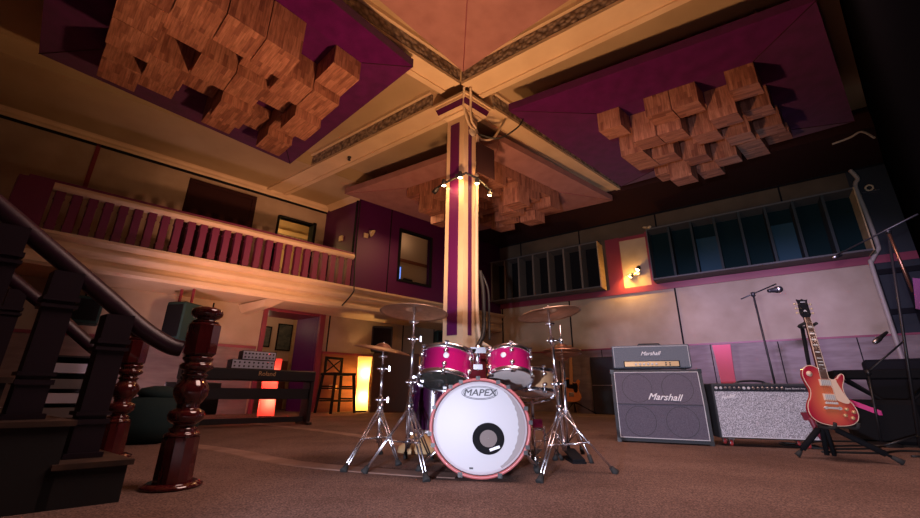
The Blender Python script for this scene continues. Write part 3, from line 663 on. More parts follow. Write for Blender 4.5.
ch = [[R(-0.28,-0.30,4.58),R(-0.14,-0.17,4.52),R(-0.10,-0.14,4.35),R(0.02,-0.13,4.14),R(0.10,-0.15,4.08)],
      [R(-0.20,-0.34,4.58),R(-0.06,-0.22,4.50),R(-0.02,-0.18,4.35),R(0.03,-0.16,4.20),R(0.12,-0.16,4.12)],
      [R(0.12,-0.16,4.02),R(0.24,-0.16,3.98),R(0.45,-0.18,4.1),R(0.62,-0.2,4.4),R(0.7,-0.2,4.56)],
      [R(0.14,-0.16,4.0),R(0.15,-0.15,3.8),R(0.15,-0.14,3.5),R(0.15,-0.13,2.5),R(0.17,-0.13,1.2),R(0.25,-0.22,0.96),R(0.42,-0.26,0.90)]]
for i, c in enumerate(ch):
    pipe(['left of two cream cables looping down the column capital','right of two cream cables looping down the column capital','cream cable reaching from the junction box towards the right beam','long cream conduit running down the right face of the column'][i], c, 0.018 if i < 3 else 0.026, 'creamcable', 'power_cable', 'cable')
pipe('black cable running from the junction box towards the right purple cloud', [R(0.16,-0.16,4.04),R(0.35,-0.35,3.98),R(0.5,-0.55,4.15),R(0.55,-0.62,4.30)], 0.012, 'cable', 'power_cable', 'cable')
pipe('bundle of black cables hanging down the right side of the column', [R(0.20,-0.14,1.95),R(0.22,-0.17,1.7),R(0.22,-0.18,1.35),R(0.15,-0.22,1.1),R(0.05,-0.22,0.95)], 0.026, 'cable', 'power_cable', 'cable')
pipe('black cable hanging beside the bundle at the right edge of the column', [R(0.21,-0.15,1.93),R(0.30,-0.18,1.7),R(0.31,-0.18,1.3),R(0.24,-0.24,1.05)], 0.014, 'cable', 'power_cable', 'cable')
pipe('black cable hanging from the control room corner across the balcony fascia', [R(1.28,BF-0.03,4.5),R(1.29,BF-0.03,3.2),R(1.27,BF-0.10,2.55),R(1.22,BF-0.16,2.35),R(1.05,BF-0.10,2.06)], 0.014, 'cable', 'power_cable', 'cable')
# fittings on the purple wall
t = thing('wall_floodlight', 'small pale floodlight on the purple control room wall', 'light fitting', R(1.50, BF, 3.72), ANG_A)
q = MB().use('socket'); q.box(-0.05,0.05,-0.04,0.0,-0.05,0.05); q.lathe((0.04,-0.08,0.10),(0.6,-0.5,-0.5),[(0.02,0),(0.05,0.05),(0.09,0.10)],14,True); q.build('lamp_housing', t)
t = thing('wall_switch', 'small cream box on the side wall of the purple control room', 'switch', R(1.25, 4.45, 3.62), ANG_B)
MB().use('socket').box(-0.05,0.05,0.0,0.04,0.0,0.12).build('switch_box', t)
t = thing('ceiling_sprinkler', 'small dark sprinkler under the beam running to the balcony wall', 'sprinkler', R(0.02,2.6,4.56))
MB().use('blackplastic').lathe((0,0,0.04),(0,0,-1),[(0.035,0),(0.035,0.02),(0.012,0.03),(0.03,0.07)],12).build('sprinkler_head', t)
t = thing('ceiling_light', 'small round pale light under the balcony at left', 'light fitting', R(-2.6,4.7,2.05))
MB().use('socket').lathe((0,0,0),(0,0,-1),[(0.13,0),(0.13,0.02),(0.10,0.05),(0.03,0.07)],16).build('lamp_housing', t)

# ================================================================== STAIRCASE
t = thing('staircase', 'dark wooden staircase with worn treads at the far left foreground', 'staircase', R(-3.46,-1.55,0))
st = MB(); A0s, B0s, B1s = -3.46, -1.56, 0.12
org = R(A0s,B0s,0)
for k in range(9):
    a = A0s-0.21*k; st = MB().use('riser')
    st.hexa([R(a-0.24,B0s,0)-org,R(a,B0s,0)-org,R(a,B1s,0)-org,R(a-0.24,B1s,0)-org]+[v+Vector((0,0,0.135+0.155*k)) for v in (R(a-0.24,B0s,0)-org,R(a,B0s,0)-org,R(a,B1s,0)-org,R(a-0.24,B1s,0)-org)])
    st.build('riser_block', t)
    st = MB().use('treadwood'); z = 0.135+0.155*k
    P = [R(a-0.23,B0s-0.015,0)-org,R(a+0.015,B0s-0.015,0)-org,R(a+0.015,B1s+0.015,0)-org,R(a-0.23,B1s+0.015,0)-org]
    st.hexa([p+Vector((0,0,z)) for p in P]+[p+Vector((0,0,z+0.02)) for p in P]); st.build('tread', t)
newprof = [(0.115,0),(0.125,0.006),(0.125,0.014),(0.115,0.024)]
def newel(label, p, s):
    t = thing('newel_post', label, 'newel post', p, 0.3, 'turned newel posts')
    q = MB().use('mahogany'); q.lathe((0,0,0),(0,0,1),[(0.118*s,0),(0.125*s,0.005),(0.125*s,0.013),(0.105*s,0.02),(0.10*s,0.024)],32); q.build('base_disc', t)
    q = MB().use('mahogany')
    q.lathe((0,0,0.024*s),(0,0,1),[(0.080*s,0),(0.078*s,0.19*s)],12,True,False); q.build('lower_block', t)
    pr = [(0.072,0.214),(0.076,0.222),(0.070,0.232),(0.055,0.238),(0.060,0.246),(0.060,0.252),(0.050,0.258),(0.044,0.268),(0.058,0.276),(0.074,0.290),(0.078,0.310),(0.074,0.328),(0.056,0.338),(0.046,0.344),(0.050,0.350),(0.046,0.358),
          (0.056,0.372),(0.070,0.395),(0.077,0.420),(0.073,0.445),(0.055,0.468),(0.047,0.482),(0.052,0.490),(0.060,0.497),(0.052,0.504),(0.048,0.512),(0.056,0.520),(0.070,0.528),(0.075,0.540),(0.070,0.552),(0.056,0.558),(0.062,0.566),(0.068,0.574),(0.068,0.582),(0.060,0.590)]
    q = MB().use('mahogany').lathe((0,0,0),(0,0,1),[(r*s,h*s) for r,h in pr],32); q.build('turned_shaft', t)
    q = MB().use('mahogany').lathe((0,0,0.590*s),(0,0,1),[(0.064*s,0),(0.076*s,0.012*s),(0.076*s,0.155*s),(0.066*s,0.165*s),(0.050*s,0.168*s)],8,True,False); q.build('upper_block', t)
    q = MB().use('mahogany').lathe((0,0,0),(0,0,1),[(r*s,h*s) for r,h in [(0.056,0.757),(0.062,0.764),(0.048,0.772),(0.040,0.778),(0.056,0.784),(0.070,0.796),(0.074,0.812),(0.068,0.828),(0.045,0.838),(0.005,0.841)]],32); q.build('cap', t)
    return t
N1 = R(-3.22,-1.36); N2 = R(-3.13,-0.10)
newel('glossy turned mahogany newel post nearest the camera, standing clear on the carpet', N1, 1.0)
newel('glossy turned mahogany newel post farther back, partly hidden by the stair baluster', N2, 1.0)
def banister(label, bb, path, w_=0.05):
    org = R(path[0][0],bb,0.0); t = thing('stair_banister', label, 'banister', org, 0, 'stair banisters')
    q = MB().use('railwood'); P = catmull([R(a,bb,z) for a, z in path], 6)
    def zr(a):
        for (a0,z0),(a1,z1) in zip(path, path[1:]):
            if a1 <= a <= a0: return z0+(z1-z0)*(a-a0)/(a1-a0)
        return path[-1][1]
    pr = [(-0.036,-0.030),(-0.045,0.0),(-0.039,0.028),(-0.018,0.043),(0.018,0.043),(0.039,0.028),(0.045,0.0),(0.036,-0.030)]
    vs = []; n = len(pr)
    for i, p in enumerate(P):
        d = (P[min(i+1,len(P)-1)]-P[max(i-1,0)]).normalized(); sd = Vector((0,0,1)).cross(d).normalized(); up_ = d.cross(sd)
        vs += [p+sd*x+up_*y-org for x, y in pr]
    fs = [(j*n+i, j*n+(i+1)%n, (j+1)*n+(i+1)%n, (j+1)*n+i) for j in range(len(P)-1) for i in range(n)]+[tuple(range(n)), tuple(range(len(vs)-n, len(vs)))]
    q.add(vs, fs, True); q.build('handrail', t)
    for k in range(6):
        a = -3.575-0.21*k; z0 = 0.156+0.155*k; zt = zr(a)-0.025
        q = MB().use('balwood')
        h_ = zt-z0; segs = [(0,0.02,1.25),(0.02,0.13,1.0),(0.13,0.15,1.15),(0.15,0.165,0.9),(0.165,0.18,1.15),(0.18,h_-0.16,0.92),(h_-0.16,h_-0.145,1.15),(h_-0.145,h_-0.13,0.9),(h_-0.13,h_-0.11,1.15),(h_-0.11,h_,1.0)]
        for s0, s1, m_ in segs:
            c = R(a,bb,0)-org; q.cbox((c.x,c.y,z0+(s0+s1)/2), (w_*2*m_, w_*2*m_, s1-s0)) if False else q.hexa([c+Vector((0,0,z0+zz))+AX*(i_*w_*m_)+BX*(j_*w_*m_) for zz in (s0,s1) for i_, j_ in ((-1,-1),(1,-1),(1,1),(-1,1))])
        q.build('baluster', t)
    return t
banister('dark banister of square balusters nearest the camera, joining the near newel post', -1.36, [(-3.30,0.615),(-3.36,0.630),(-3.48,0.700),(-3.63,0.820),(-3.98,1.09),(-4.9,1.80)])
banister('plum banister farther back, joining the far newel post', -0.08, [(-3.18,0.60),(-3.24,0.612),(-3.35,0.68),(-3.61,0.90),(-3.84,1.08),(-4.9,1.92)], 0.042)

# ================================================================== LEFT SIDE OBJECTS
t = thing('beanbag', 'dark teal round beanbag seat between the stairs and the keyboard', 'beanbag', (-2.66, 3.80, 0))
q = MB().use('tealfab'); q.lathe((0,0,0),(0,0,1),[(0.24,0),(0.31,0.05),(0.33,0.14),(0.31,0.26),(0.25,0.34),(0.12,0.38),(0.01,0.39)],28); q.build('cushion', t)
q = MB().use('tealfab'); q.lathe((0.0,0.0,0.33),(0.1,0,1),[(0.16,0.02),(0.19,0.05),(0.17,0.09),(0.08,0.12),(0.01,0.125)],22); q.build('top_fold', t)

# stage piano on its stand (local x along a, y towards the left wall)
t = thing('stage_piano', 'black digital piano on a panel stand, seen from behind, white name on its back', 'piano', R(-1.34, 1.90, 0), ANG_A)
q = MB().use('blackgloss'); q.bevbox(-0.78,0.78,0.0,0.30,0.54,0.68,0.012); q.build('keyboard_body', t)
q = MB().use('blackplastic'); q.box(-0.74,0.74,0.30,0.40,0.56,0.63); q.build('keybed', t)
q = MB().use('blackgloss'); q.box(-0.74,0.74,0.04,0.07,0.32,0.45); q.build('back_rail', t)
for s in (-1, 1):
    q = MB().use('blackgloss'); q.bevbox(s*0.745-0.025,s*0.745+0.025,0.0,0.28,0.02,0.54,0.006); q.build('side_panel', t)
    q = MB().use('blackgloss'); q.bevbox(s*0.745-0.03,s*0.745+0.03,-0.06,0.40,0.0,0.035,0.006); q.build('foot', t)
q = MB().use('blackgloss'); q.box(-0.715,0.715,0.10,0.16,0.035,0.10); q.build('pedal_bar', t)
text('brand_lettering', 'Roland', 0.075, t, Matrix.Translation((0.14,-0.003,0.625)), 'gold', 0.05, bold=0.001)
def rack(label, loc, rz, w_, h_, d_, rows):
    t = thing('rack_processor', label, 'audio unit', loc, rz, 'silver units on the piano')
    q = MB().use('blackplastic'); q.bevbox(-w_/2,w_/2,0,d_,0,h_,0.005); q.build('case', t)
    q = MB().use('rackface'); q.box(-w_/2+0.012,w_/2-0.012,-0.006,0.0,0.008,h_-0.008); f_ = q.build('faceplate', t)
    q = MB().use('ink')
    for r in range(rows):
        for i in range(9): x = -w_/2+0.04+i*(w_-0.08)/8; z = h_*(0.3+0.4*r) if rows > 1 else h_/2; q.lathe((x,-0.006,z),(0,-1,0),[(0.011,0),(0.009,0.012)],8)
    q.build('knobs', f_)
    q = MB().use('led'); q.box(w_/2-0.10,w_/2-0.085,-0.009,-0.006,h_*0.7,h_*0.8); q.build('indicator_light', f_)
    return t
rack('silver audio unit with rows of knobs standing directly on the piano, under another', R(-1.33,2.0,0.68), ANG_A, 0.52, 0.115, 0.22, 2)
rack('smaller silver audio unit, topmost on the piano', R(-1.26,2.03,0.795), ANG_A, 0.42, 0.115, 0.18, 2)
t = thing('flat_monitor', 'black screen on a low stand leaning behind the piano, seen under it', 'monitor', R(-1.55, 3.0, 0), ANG_A)
q = MB().use('blackplastic'); q.bevbox(-0.33,0.33,0.0,0.05,0.10,0.52,0.008); q.build('screen_case', t); q = MB().use('blackgloss'); q.box(-0.30,0.30,-0.004,0.0,0.13,0.49); q.build('screen', t)
q = MB().use('steel'); q.box(-0.25,0.25,-0.06,0.12,0.0,0.02); q.box(-0.03,0.03,0.01,0.04,0.02,0.12); q.build('stand', t)

def paperlamp(label, loc, h_, w_, m, taper=0.78, rz=0.3, lit=None, grp=None):
    t = thing('floor_lamp', label, 'lamp', loc, rz, grp)
    q = MB().use('black'); q.box(-w_*0.36,w_*0.36,-w_*0.36,w_*0.36,0,0.03); q.cyl((0,0,0.03),(0,0,h_*0.9),0.008); q.build('base', t)
    q = MB().use(m); n = 10; pts = []
    for i in range(n+1):
        u = i/n; s = w_/2*(taper+(1-taper)*(abs(2*u-0.9)**1.6)); pts.append((s, 0.03+u*(h_-0.03)))
    vs = []; fs = []
    for s, z in pts: vs += [(-s,-s,z),(s,-s,z),(s,s,z),(-s,s,z)]
    for j in range(n):
        for i in range(4): fs.append((j*4+i, j*4+(i+1)%4, j*4+4+(i+1)%4, j*4+4+i))
    q.add(vs, fs); q.build('paper_shade', t)
    if lit:
        for kz in (0.26,0.70): lamp('POINT', Vector(loc)+Vector((0.03,0,h_*kz)), None, lit[1], lit[0], 0.03, name='lamp_light')
    return t
paperlamp('tall lit yellow paper floor lamp by the bar stool and wall', R(2.30,4.75,0), 1.16, 0.29, 'lampyellow', 0.80, 0.3, ((1.0,0.58,0.22), 24), 'paper floor lamps')
paperlamp('lit red paper floor lamp glowing behind the piano', R(-0.18,3.75,0), 0.94, 0.25, 'lampred', 0.92, 0.5, ((1.0,0.34,0.20), 8), 'paper floor lamps')

# bar chair with an X back
t = thing('bar_chair', 'black bar chair with an X shaped back beside the yellow lamp', 'chair', R(1.62, 4.62, 0), ANG_A+0.2)
SH, BH = 0.74, 1.18
for x in (-0.23, 0.23):
    for y in (-0.21, 0.21):
        q = MB().use('black'); q.hexa([Vector((x*1.25+sx,y*1.25+sy,0)) for sx, sy in ((-.02,-.02),(.02,-.02),(.02,.02),(-.02,.02))]+[Vector((x+sx,y+sy,SH)) for sx, sy in ((-.022,-.022),(.022,-.022),(.022,.022),(-.022,.022))]); q.build('leg', t)
q = MB().use('black'); q.bevbox(-0.27,0.27,-0.25,0.25,SH,SH+0.045,0.012); q.build('seat', t)
for z, k in ((0.22,1.18),(0.46,1.10)):
    for sgn in (-1, 1):
        q = MB().use('black'); q.box(-0.20*k,0.20*k,sgn*0.19*k-0.012,sgn*0.19*k+0.012,z,z+0.03); q.build('footrest', t)
    for sgn in (-1,1):
        q = MB().use('black'); q.box(sgn*0.20*k-0.012,sgn*0.20*k+0.012,-0.19*k,0.19*k,z+0.04,z+0.07); q.build('side_rung', t)
q = MB().use('black')
q.box(-0.22,-0.18,0.18,0.22,SH+0.045,SH+0.38); q.box(0.18,0.22,0.18,0.22,SH+0.045,SH+0.38); q.box(-0.22,0.22,0.185,0.215,SH+0.33,SH+0.38)
q.cyl((-0.18,0.20,SH+0.07),(0.18,0.20,SH+0.33),0.014,n=6); q.cyl((0.18,0.20,SH+0.07),(-0.18,0.20,SH+0.33),0.014,n=6); q.build('backrest', t)
t = thing('wall_socket', 'small cream double socket with a red plug on the wall behind the bar chair', 'socket', R(1.85, B_LEFT-0.02, 0.50), ANG_A)
q = MB().use('socket'); q.box(-0.09,0.09,-0.03,0.0,-0.05,0.05); q.build('socket_plate', t); q = MB().use('redwheel'); q.box(-0.06,-0.02,-0.06,-0.03,-0.03,0.03); q.build('plug', t)

def speaker(label, loc, rz, w_, h_, d_, m='blackplastic', horn=False, badge=None, tilt=0):
    t = thing('loudspeaker', label, 'loudspeaker', loc, rz)
    q = MB().use(m); q.bevbox(-w_/2,w_/2,0,d_,0,h_,0.02); q.build('cabinet', t)
    q = MB().use('black'); q.box(-w_/2+0.03,w_/2-0.03,-0.012,0.0,0.05,h_-0.05); q.build('grille', t)
    if horn: q = MB().use('finwood'); q.torus((0,-0.014,h_*0.36),(0,1,0),w_*0.30,0.010,24,6); q.build('woofer_ring', t)
    if badge: q = MB().use('logo'); q.box(*badge); q.build('badge', t)
    return t
def wallbracket(t, d_, h_, back): 
    q = MB().use('steel'); q.box(-0.04,0.04,d_,d_+back,h_*0.4,h_*0.6); q.build('wall_bracket', t)
t = speaker('black loudspeaker on the balcony side wall above the yellow lamp', R(2.36,4.32,1.25), ANG_A-0.5, 0.46, 0.58, 0.34, badge=(0.02,0.20,-0.018,-0.012,0.07,0.12))
q = MB().use('darkwood'); q.bevbox(-0.16,1.05,0.02,0.34,-1.25,-0.005,0.02); q.build('plinth_cabinet', t)
t = speaker('small dark loudspeaker beyond the left cymbal, next to the column', R(4.40,4.55,1.62), ANG_A-0.35, 0.42, 0.34, 0.26, 'greenbox', False)
wallbracket(t, 0.26, 0.34, 0.2)
t = speaker('dark green loudspeaker hanging from the balcony behind the near newel post', R(-1.55,4.30,1.18), ANG_A-0.9, 0.36, 0.62, 0.40, 'greenbox')
for x in (-0.12, 0.12): q = MB().use('maroon'); q.box(x-0.015,x+0.015,0.15,0.18,0.62,0.87); q.build('hanging_strap', t)
q = MB().use('socket'); q.box(-0.19,-0.182,0.02,0.38,0.03,0.6); q.build('plywood_side', t)
t = speaker('dark loudspeaker with a round white badge seen between the stair balusters', R(-2.62,4.66,1.36), ANG_A, 0.52, 0.42, 0.30, 'greenbox', False, badge=None)
q = MB().use('logo'); q.lathe((-0.12,-0.012,0.30),(0,-1,0),[(0.025,0),(0.025,0.006)],14); q.build('badge', t); wallbracket(t, 0.3, 0.42, 0.1)
t = thing('tripod_stand', 'tan folding tripod stand behind the left cymbal stands', 'stand', R(2.75, 3.6, 0))
q = MB().use('birch'); q.cyl((0,0,0.3),(0,0,1.15),0.014); q.build('pole', t)
for k in range(3):
    an = 0.6+k*2.1; q = MB().use('birch'); q.tube([(0,0,0.85),(0.33*math.cos(an),0.33*math.sin(an),0.0)],0.013,6,False); q.build('leg', t)

# console table and equipment behind the stairs
t = thing('equipment_rack', 'silver and black equipment rack seen between the stair balusters', 'equipment rack', R(-2.75, 3.1, 0), ANG_A)
q = MB().use('blackplastic'); q.box(-0.32,-0.29,0,0.45,0,0.78); q.box(0.29,0.32,0,0.45,0,0.78); q.box(-0.32,0.32,0,0.45,0.78,0.80); q.box(-0.29,0.29,0.43,0.45,0.0,0.78); q.build('rack_case', t)
for i, z in enumerate((0.10,0.26,0.42,0.60)): q = MB().use('rackface' if i % 2 else 'steel'); q.box(-0.28,0.28,0.01,0.40,z,z+0.11); q.build('rack_unit', t)
# pictures in the passage
for i, (a0,a1,z0,z1) in enumerate(((1.12,1.36,1.42,1.92),(1.50,1.86,1.36,2.02))):
    t = thing('framed_picture', ['smaller dark framed picture on the passage wall, left through the doorway','larger dark framed picture on the passage wall, right through the doorway'][i], 'picture', R(a0,6.985,z0), ANG_A)
    q = MB().use('black'); w_, h_ = a1-a0, z1-z0; q.box(0,w_,-0.03,0,0,h_); q.build('frame', t); q = MB().use('picture'); q.box(0.03,w_-0.03,-0.035,-0.03,0.03,h_-0.03); q.build('print', t)
# ================================================================== DRUM KIT
def frame(loc, axis, roll_ref=(0,0,1)):
    """matrix whose local z follows axis"""
    z = Vector(axis).normalized(); x = Vector(roll_ref).cross(z)
    if abs(z.z) > 0.7: x = Vector((1,0,0)); x = x-z*x.dot(z)
    x.normalize(); y = z.cross(x)
    return Matrix(((x.x,y.x,z.x,loc[0]),(x.y,y.y,z.y,loc[1]),(x.z,y.z,z.z,loc[2]),(0,0,0,1)))
def drum(name, label, cat, c, axis, r, depth, shell, hoopm, top, bottom, lugs=6, badge=None, lugm='chrome', grp=None):
    """c: centre of the lower/far head, axis towards the upper/near head; local z along the axis"""
    t = thing(name, label, cat, (0,0,0), 0, grp); t.matrix_world = frame(c, axis); t.rotation_mode = 'XYZ'
    q = MB().use(shell); q.lathe((0,0,0),(0,0,1),[(r*0.97,0.004),(r*0.97,depth-0.004)],48,False); q.build('shell', t)
    for z, nm, m in ((0,'bottom_head',bottom),(depth,'top_head',top)):
        s = 1 if z else -1
        q = MB().use(m); q.lathe((0,0,z),(0,0,s),[(r*0.975,-0.004),(r*0.965,0.002),(r*0.90,0.004),(0.001,0.004)],48,False); q.build(nm, t)
        q = MB().use(hoopm); hw = 0.012 if hoopm == 'chrome' else 0.02
        q.lathe((0,0,z-s*0.014),(0,0,s),[(r*0.985,0),(r*1.03,0),(r*1.045,0.004),(r*1.035,hw+0.006),(r*1.045,hw+0.014),(r*0.99,hw+0.014),(r*0.985,hw),(r*0.985,0)],48,False); q.build('hoop', t)
    for k in range(lugs):
        an = 2*PI*(k+0.5)/lugs; cx, cy = math.cos(an), math.sin(an)
        for z, z2, s in ((depth*0.24,-0.012,-1),(depth*0.76,depth+0.012,1)):
            q = MB().use(lugm)
            q.lathe((cx*r*0.97,cy*r*0.97,z),(cx,cy,0),[(0.013,0),(0.015,0.012),(0.010,0.022),(0.002,0.026)],10)
            q.cyl((cx*r*1.03,cy*r*1.03,z),(cx*r*1.03,cy*r*1.03,z2),0.0045,n=6); q.cbox((cx*r*1.035,cy*r*1.035,z2+s*0.004),(0.022,0.022,0.012))
            q.build('lug', t)
    if badge is not None:
        bd = t.matrix_world.to_3x3().inverted() @ Vector((badge,-1,0)); bn = math.hypot(bd.x,bd.y); cx, cy = bd.x/bn, bd.y/bn; q = MB().use('logo'); q.lathe((cx*r*0.968,cy*r*0.968,depth*0.60),(cx,cy,0),[(0.017,0),(0.017,0.003),(0.001,0.004)],16); q.build('badge', t)
    return t

# bass drum: axis towards the camera
BD_R = 0.258; BDc = Vector((0.115, 2.31, 0.256)); BDax = Vector((-0.10,-1,0.03)).normalized()
t = drum('bass_drum', 'large bass drum with white front head, rose hoop and black ringed port', 'drum', BDc-BDax*0.40, BDax, BD_R, 0.40, 'purplelac', 'pinkhoop', 'white', 'darkhead', 8, None, 'blackplastic')
t.matrix_world = t.matrix_world @ Matrix.Diagonal((1,0.92,1,1)); mf = t.matrix_world.copy(); zf = 0.40
# position helper on the front head: local x,y are across / up
def fh(x, y, z=0.0): return (x, y, zf+z)
xs = 1 if (mf.to_3x3() @ Vector((1,0,0))).x > 0 else -1
q = MB().use('black'); q.lathe(fh(0.045*xs,-0.062,0.004),(0,0,1),[(0.046,0),(0.082,0),(0.084,0.004),(0.080,0.008),(0.050,0.008),(0.046,0.004)],36,False); q.build('port_ring', t)
q = MB().use('portview'); q.lathe(fh(0.045*xs,-0.062,0.0045),(0,0,1),[(0.046,0),(0.001,0.001)],30,False); q.build('port_opening', t)
mb_ = MB().use('logo'); mm = Matrix.Translation(fh(0.078*xs,-0.112,0.0125)) @ Matrix.Rotation(0.35*xs,4,'Z'); mb_.box(-0.028,0.028,-0.007,0.007,0,0.0015,mm); mb_.build('port_label', t)
TX = Matrix.Translation(fh(0,0,0.005)) @ (Matrix.Identity(4) if xs > 0 else Matrix.Diagonal((-1,1,1,1)))
text('brand_lettering', 'MAPEX', 0.052, t, Matrix.Translation(fh(0.0,0.186,0.0052)) @ Matrix.Rotation(-PI/2,4,'X'), 'ink', 0.22, 0.0003, 0.0010, 1.08)
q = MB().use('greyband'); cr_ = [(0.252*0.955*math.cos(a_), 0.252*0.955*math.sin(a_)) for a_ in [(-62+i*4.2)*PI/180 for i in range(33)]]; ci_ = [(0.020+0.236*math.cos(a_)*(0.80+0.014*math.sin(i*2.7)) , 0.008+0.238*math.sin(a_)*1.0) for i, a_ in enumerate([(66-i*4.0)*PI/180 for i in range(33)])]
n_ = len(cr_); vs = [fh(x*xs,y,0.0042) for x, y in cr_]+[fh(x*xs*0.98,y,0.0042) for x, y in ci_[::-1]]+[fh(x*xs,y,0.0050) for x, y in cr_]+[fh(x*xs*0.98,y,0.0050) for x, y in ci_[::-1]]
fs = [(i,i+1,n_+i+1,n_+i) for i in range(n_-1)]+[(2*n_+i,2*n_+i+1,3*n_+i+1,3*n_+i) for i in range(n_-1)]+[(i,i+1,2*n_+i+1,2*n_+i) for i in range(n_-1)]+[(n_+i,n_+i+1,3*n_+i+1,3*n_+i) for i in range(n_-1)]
q.add(vs, fs); q.build('shaded_edge_band', t)  # crescent of painted shadow along the right of the front head
for e, nm in ((1.0,0),(0.86,1)):
    q = MB().use('ink'); q.tube([fh(0.098*(e if nm == 0 else 0.90)*math.cos(2*PI*i/40), 0.186+0.038*(e if nm == 0 else 0.84)*math.sin(2*PI*i/40), 0.005) for i in range(40)], 0.0017, 4, False, True); q.build('logo_ring', t)
q = MB().use('ink'); q.box(-0.055,-0.035,-0.222,-0.212,zf+0.0045,zf+0.0052); q.build('head_mark', t)
for an in (-1.95, -1.18, 2.2, 0.95, 3.3, 0.1, 1.6, -0.5):
    cx, cy = math.cos(an), math.sin(an); q = MB().use('blackplastic'); q.cbox((cx*BD_R*1.045,cy*BD_R*1.045,zf-0.002),(0.022,0.022,0.045)); q.cyl((cx*BD_R*1.06,cy*BD_R*1.06,zf-0.02),(cx*BD_R*1.06,cy*BD_R*1.06,zf+0.030),0.006,n=8); q.build('claw', t)
for s in (-1,1):
    q = MB().use('chrome'); p0 = mf @ Vector((s*xs*0.23*1.0,-0.13,0.28)); p1 = Vector((BDc.x+s*0.34, BDc.y+0.22, 0.02)); iv = mf.inverted()
    q.cyl(iv@p0, iv@p1, 0.008); q.use('rubber'); q.cyl(iv@(p1+(p0-p1)*0.12), iv@Vector((p1.x,p1.y,0.0)), 0.018); q.build('spur', t)

# toms
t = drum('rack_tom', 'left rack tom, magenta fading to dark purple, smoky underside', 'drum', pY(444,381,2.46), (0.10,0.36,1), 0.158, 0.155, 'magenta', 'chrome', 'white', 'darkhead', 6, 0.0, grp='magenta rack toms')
T1 = t
t = drum('rack_tom', 'right rack tom, bright magenta with a pale milky underside', 'drum', pY(510,379,2.52), (0.03,0.46,1), 0.138, 0.150, 'magentaplain', 'chrome', 'white', 'clearhead', 6, -0.35, grp='magenta rack toms')
T2 = t
def lugfix(): pass
t = drum('snare_drum', 'champagne wood snare drum with chrome hoops at the right of the bass drum', 'drum', pY(531,393,2.84), (0.03,0.16,1), 0.160, 0.13, 'champagne', 'chrome', 'white', 'clearhead', 8)
t = thing('snare_stand', 'chrome snare stand holding the champagne snare drum', 'stand', (0.50,2.90,0))
q = MB().use('chrome'); q.cyl((0,0,0.10),(0,0,0.38),0.012); q.build('pole', t)
for k in range(3):
    an = 0.4+k*2*PI/3; q = MB().use('chrome'); q.cyl((0,0,0.28),(0.22*math.cos(an),0.22*math.sin(an),0.01),0.007); q.cyl((0,0,0.12),(0.12*math.cos(an),0.12*math.sin(an),0.13),0.005); q.use('rubber'); q.cyl((0.20*math.cos(an),0.20*math.sin(an),0.035),(0.225*math.cos(an),0.225*math.sin(an),0.0),0.012); q.build('leg', t)
    q = MB().use('chrome'); q.cyl((0,0,0.36),(0.15*math.cos(an),0.15*math.sin(an),0.385),0.007); q.build('basket_arm', t)
t = drum('floor_tom', 'dark purple floor tom standing behind the left side of the bass drum', 'drum', (-0.16,3.0,0.18), (0,0,1), 0.175, 0.33, 'purplelac', 'chrome', 'white', 'white', 6)
for k in range(3):
    an = -1.0+k*2*PI/3; c_, s_ = math.cos(an)*0.195, math.sin(an)*0.195; q = MB().use('chrome'); q.cyl((c_,s_,-0.18),(c_,s_,0.20),0.007); q.use('rubber'); q.cyl((c_,s_,-0.18),(c_,s_,-0.14),0.013); q.build('leg', t)
# tom holder
t = thing('tom_holder', 'chrome double tom holder rising from the bass drum between the toms', 'drum hardware', (0.115,2.52,0.575))
q = MB().use('chrome'); q.cyl((0,0,-0.02),(0,0,0.13),0.016); q.cbox((0,0,0.0),(0.055,0.05,0.03)); q.cbox((0,0,0.10),(0.10,0.035,0.035)); q.build('post', t)
q = MB().use('chrome'); q.tube([(-0.04,0,0.10),(-0.09,-0.04,0.115),(-0.10,-0.09,0.10)],0.010,8); q.build('left_arm', t)
q = MB().use('chrome'); q.tube([(0.04,0,0.10),(0.06,-0.02,0.115),(0.075,-0.04,0.10)],0.010,8); q.build('right_arm', t)

def cymbal(label, c, ax, r, m='bronze', grp='bronze cymbals', logo=None):
    t = thing('cymbal', label, 'cymbal', (0,0,0), 0, grp); t.matrix_world = frame(c, ax)
    pr = [(0.006,0.030),(0.02,0.029),(0.042,0.018),(0.056,0.004),(0.062,0.001)]
    k = 9
    for i in range(1, k): u = i/k; pr.append((0.062+(r-0.062)*u, 0.001-0.022*u*u-0.0012*(i % 2)))
    pr.append((r,-0.024)); pr2 = pr+[(r,-0.0252)]+[(a,b-0.0014) for a, b in pr[::-1][1:]]
    q = MB().use(m); q.lathe((0,0,0),(0,0,1),pr2,48,False); q.build('cymbal_disc', t)
    return t
def felt(mb, p, ax): mb.use('black'); mb.lathe(p,ax,[(0.016,-0.012),(0.016,0.0)],10)
cymbal('large left crash cymbal on the tall chrome stand beside the column', (-0.290,2.55,0.932), (0.03,0.08,1), 0.218)
cymbal('small left cymbal tilted nearly edge on, on the lower chrome stand', (-0.53,2.86,0.722), (0.17,-0.07,1), 0.200, 'darkbronze')
cymbal('right crash cymbal tilted on the tall chrome stand by the snare drum', (0.572,2.55,0.930), (-0.12,0.07,1), 0.200)

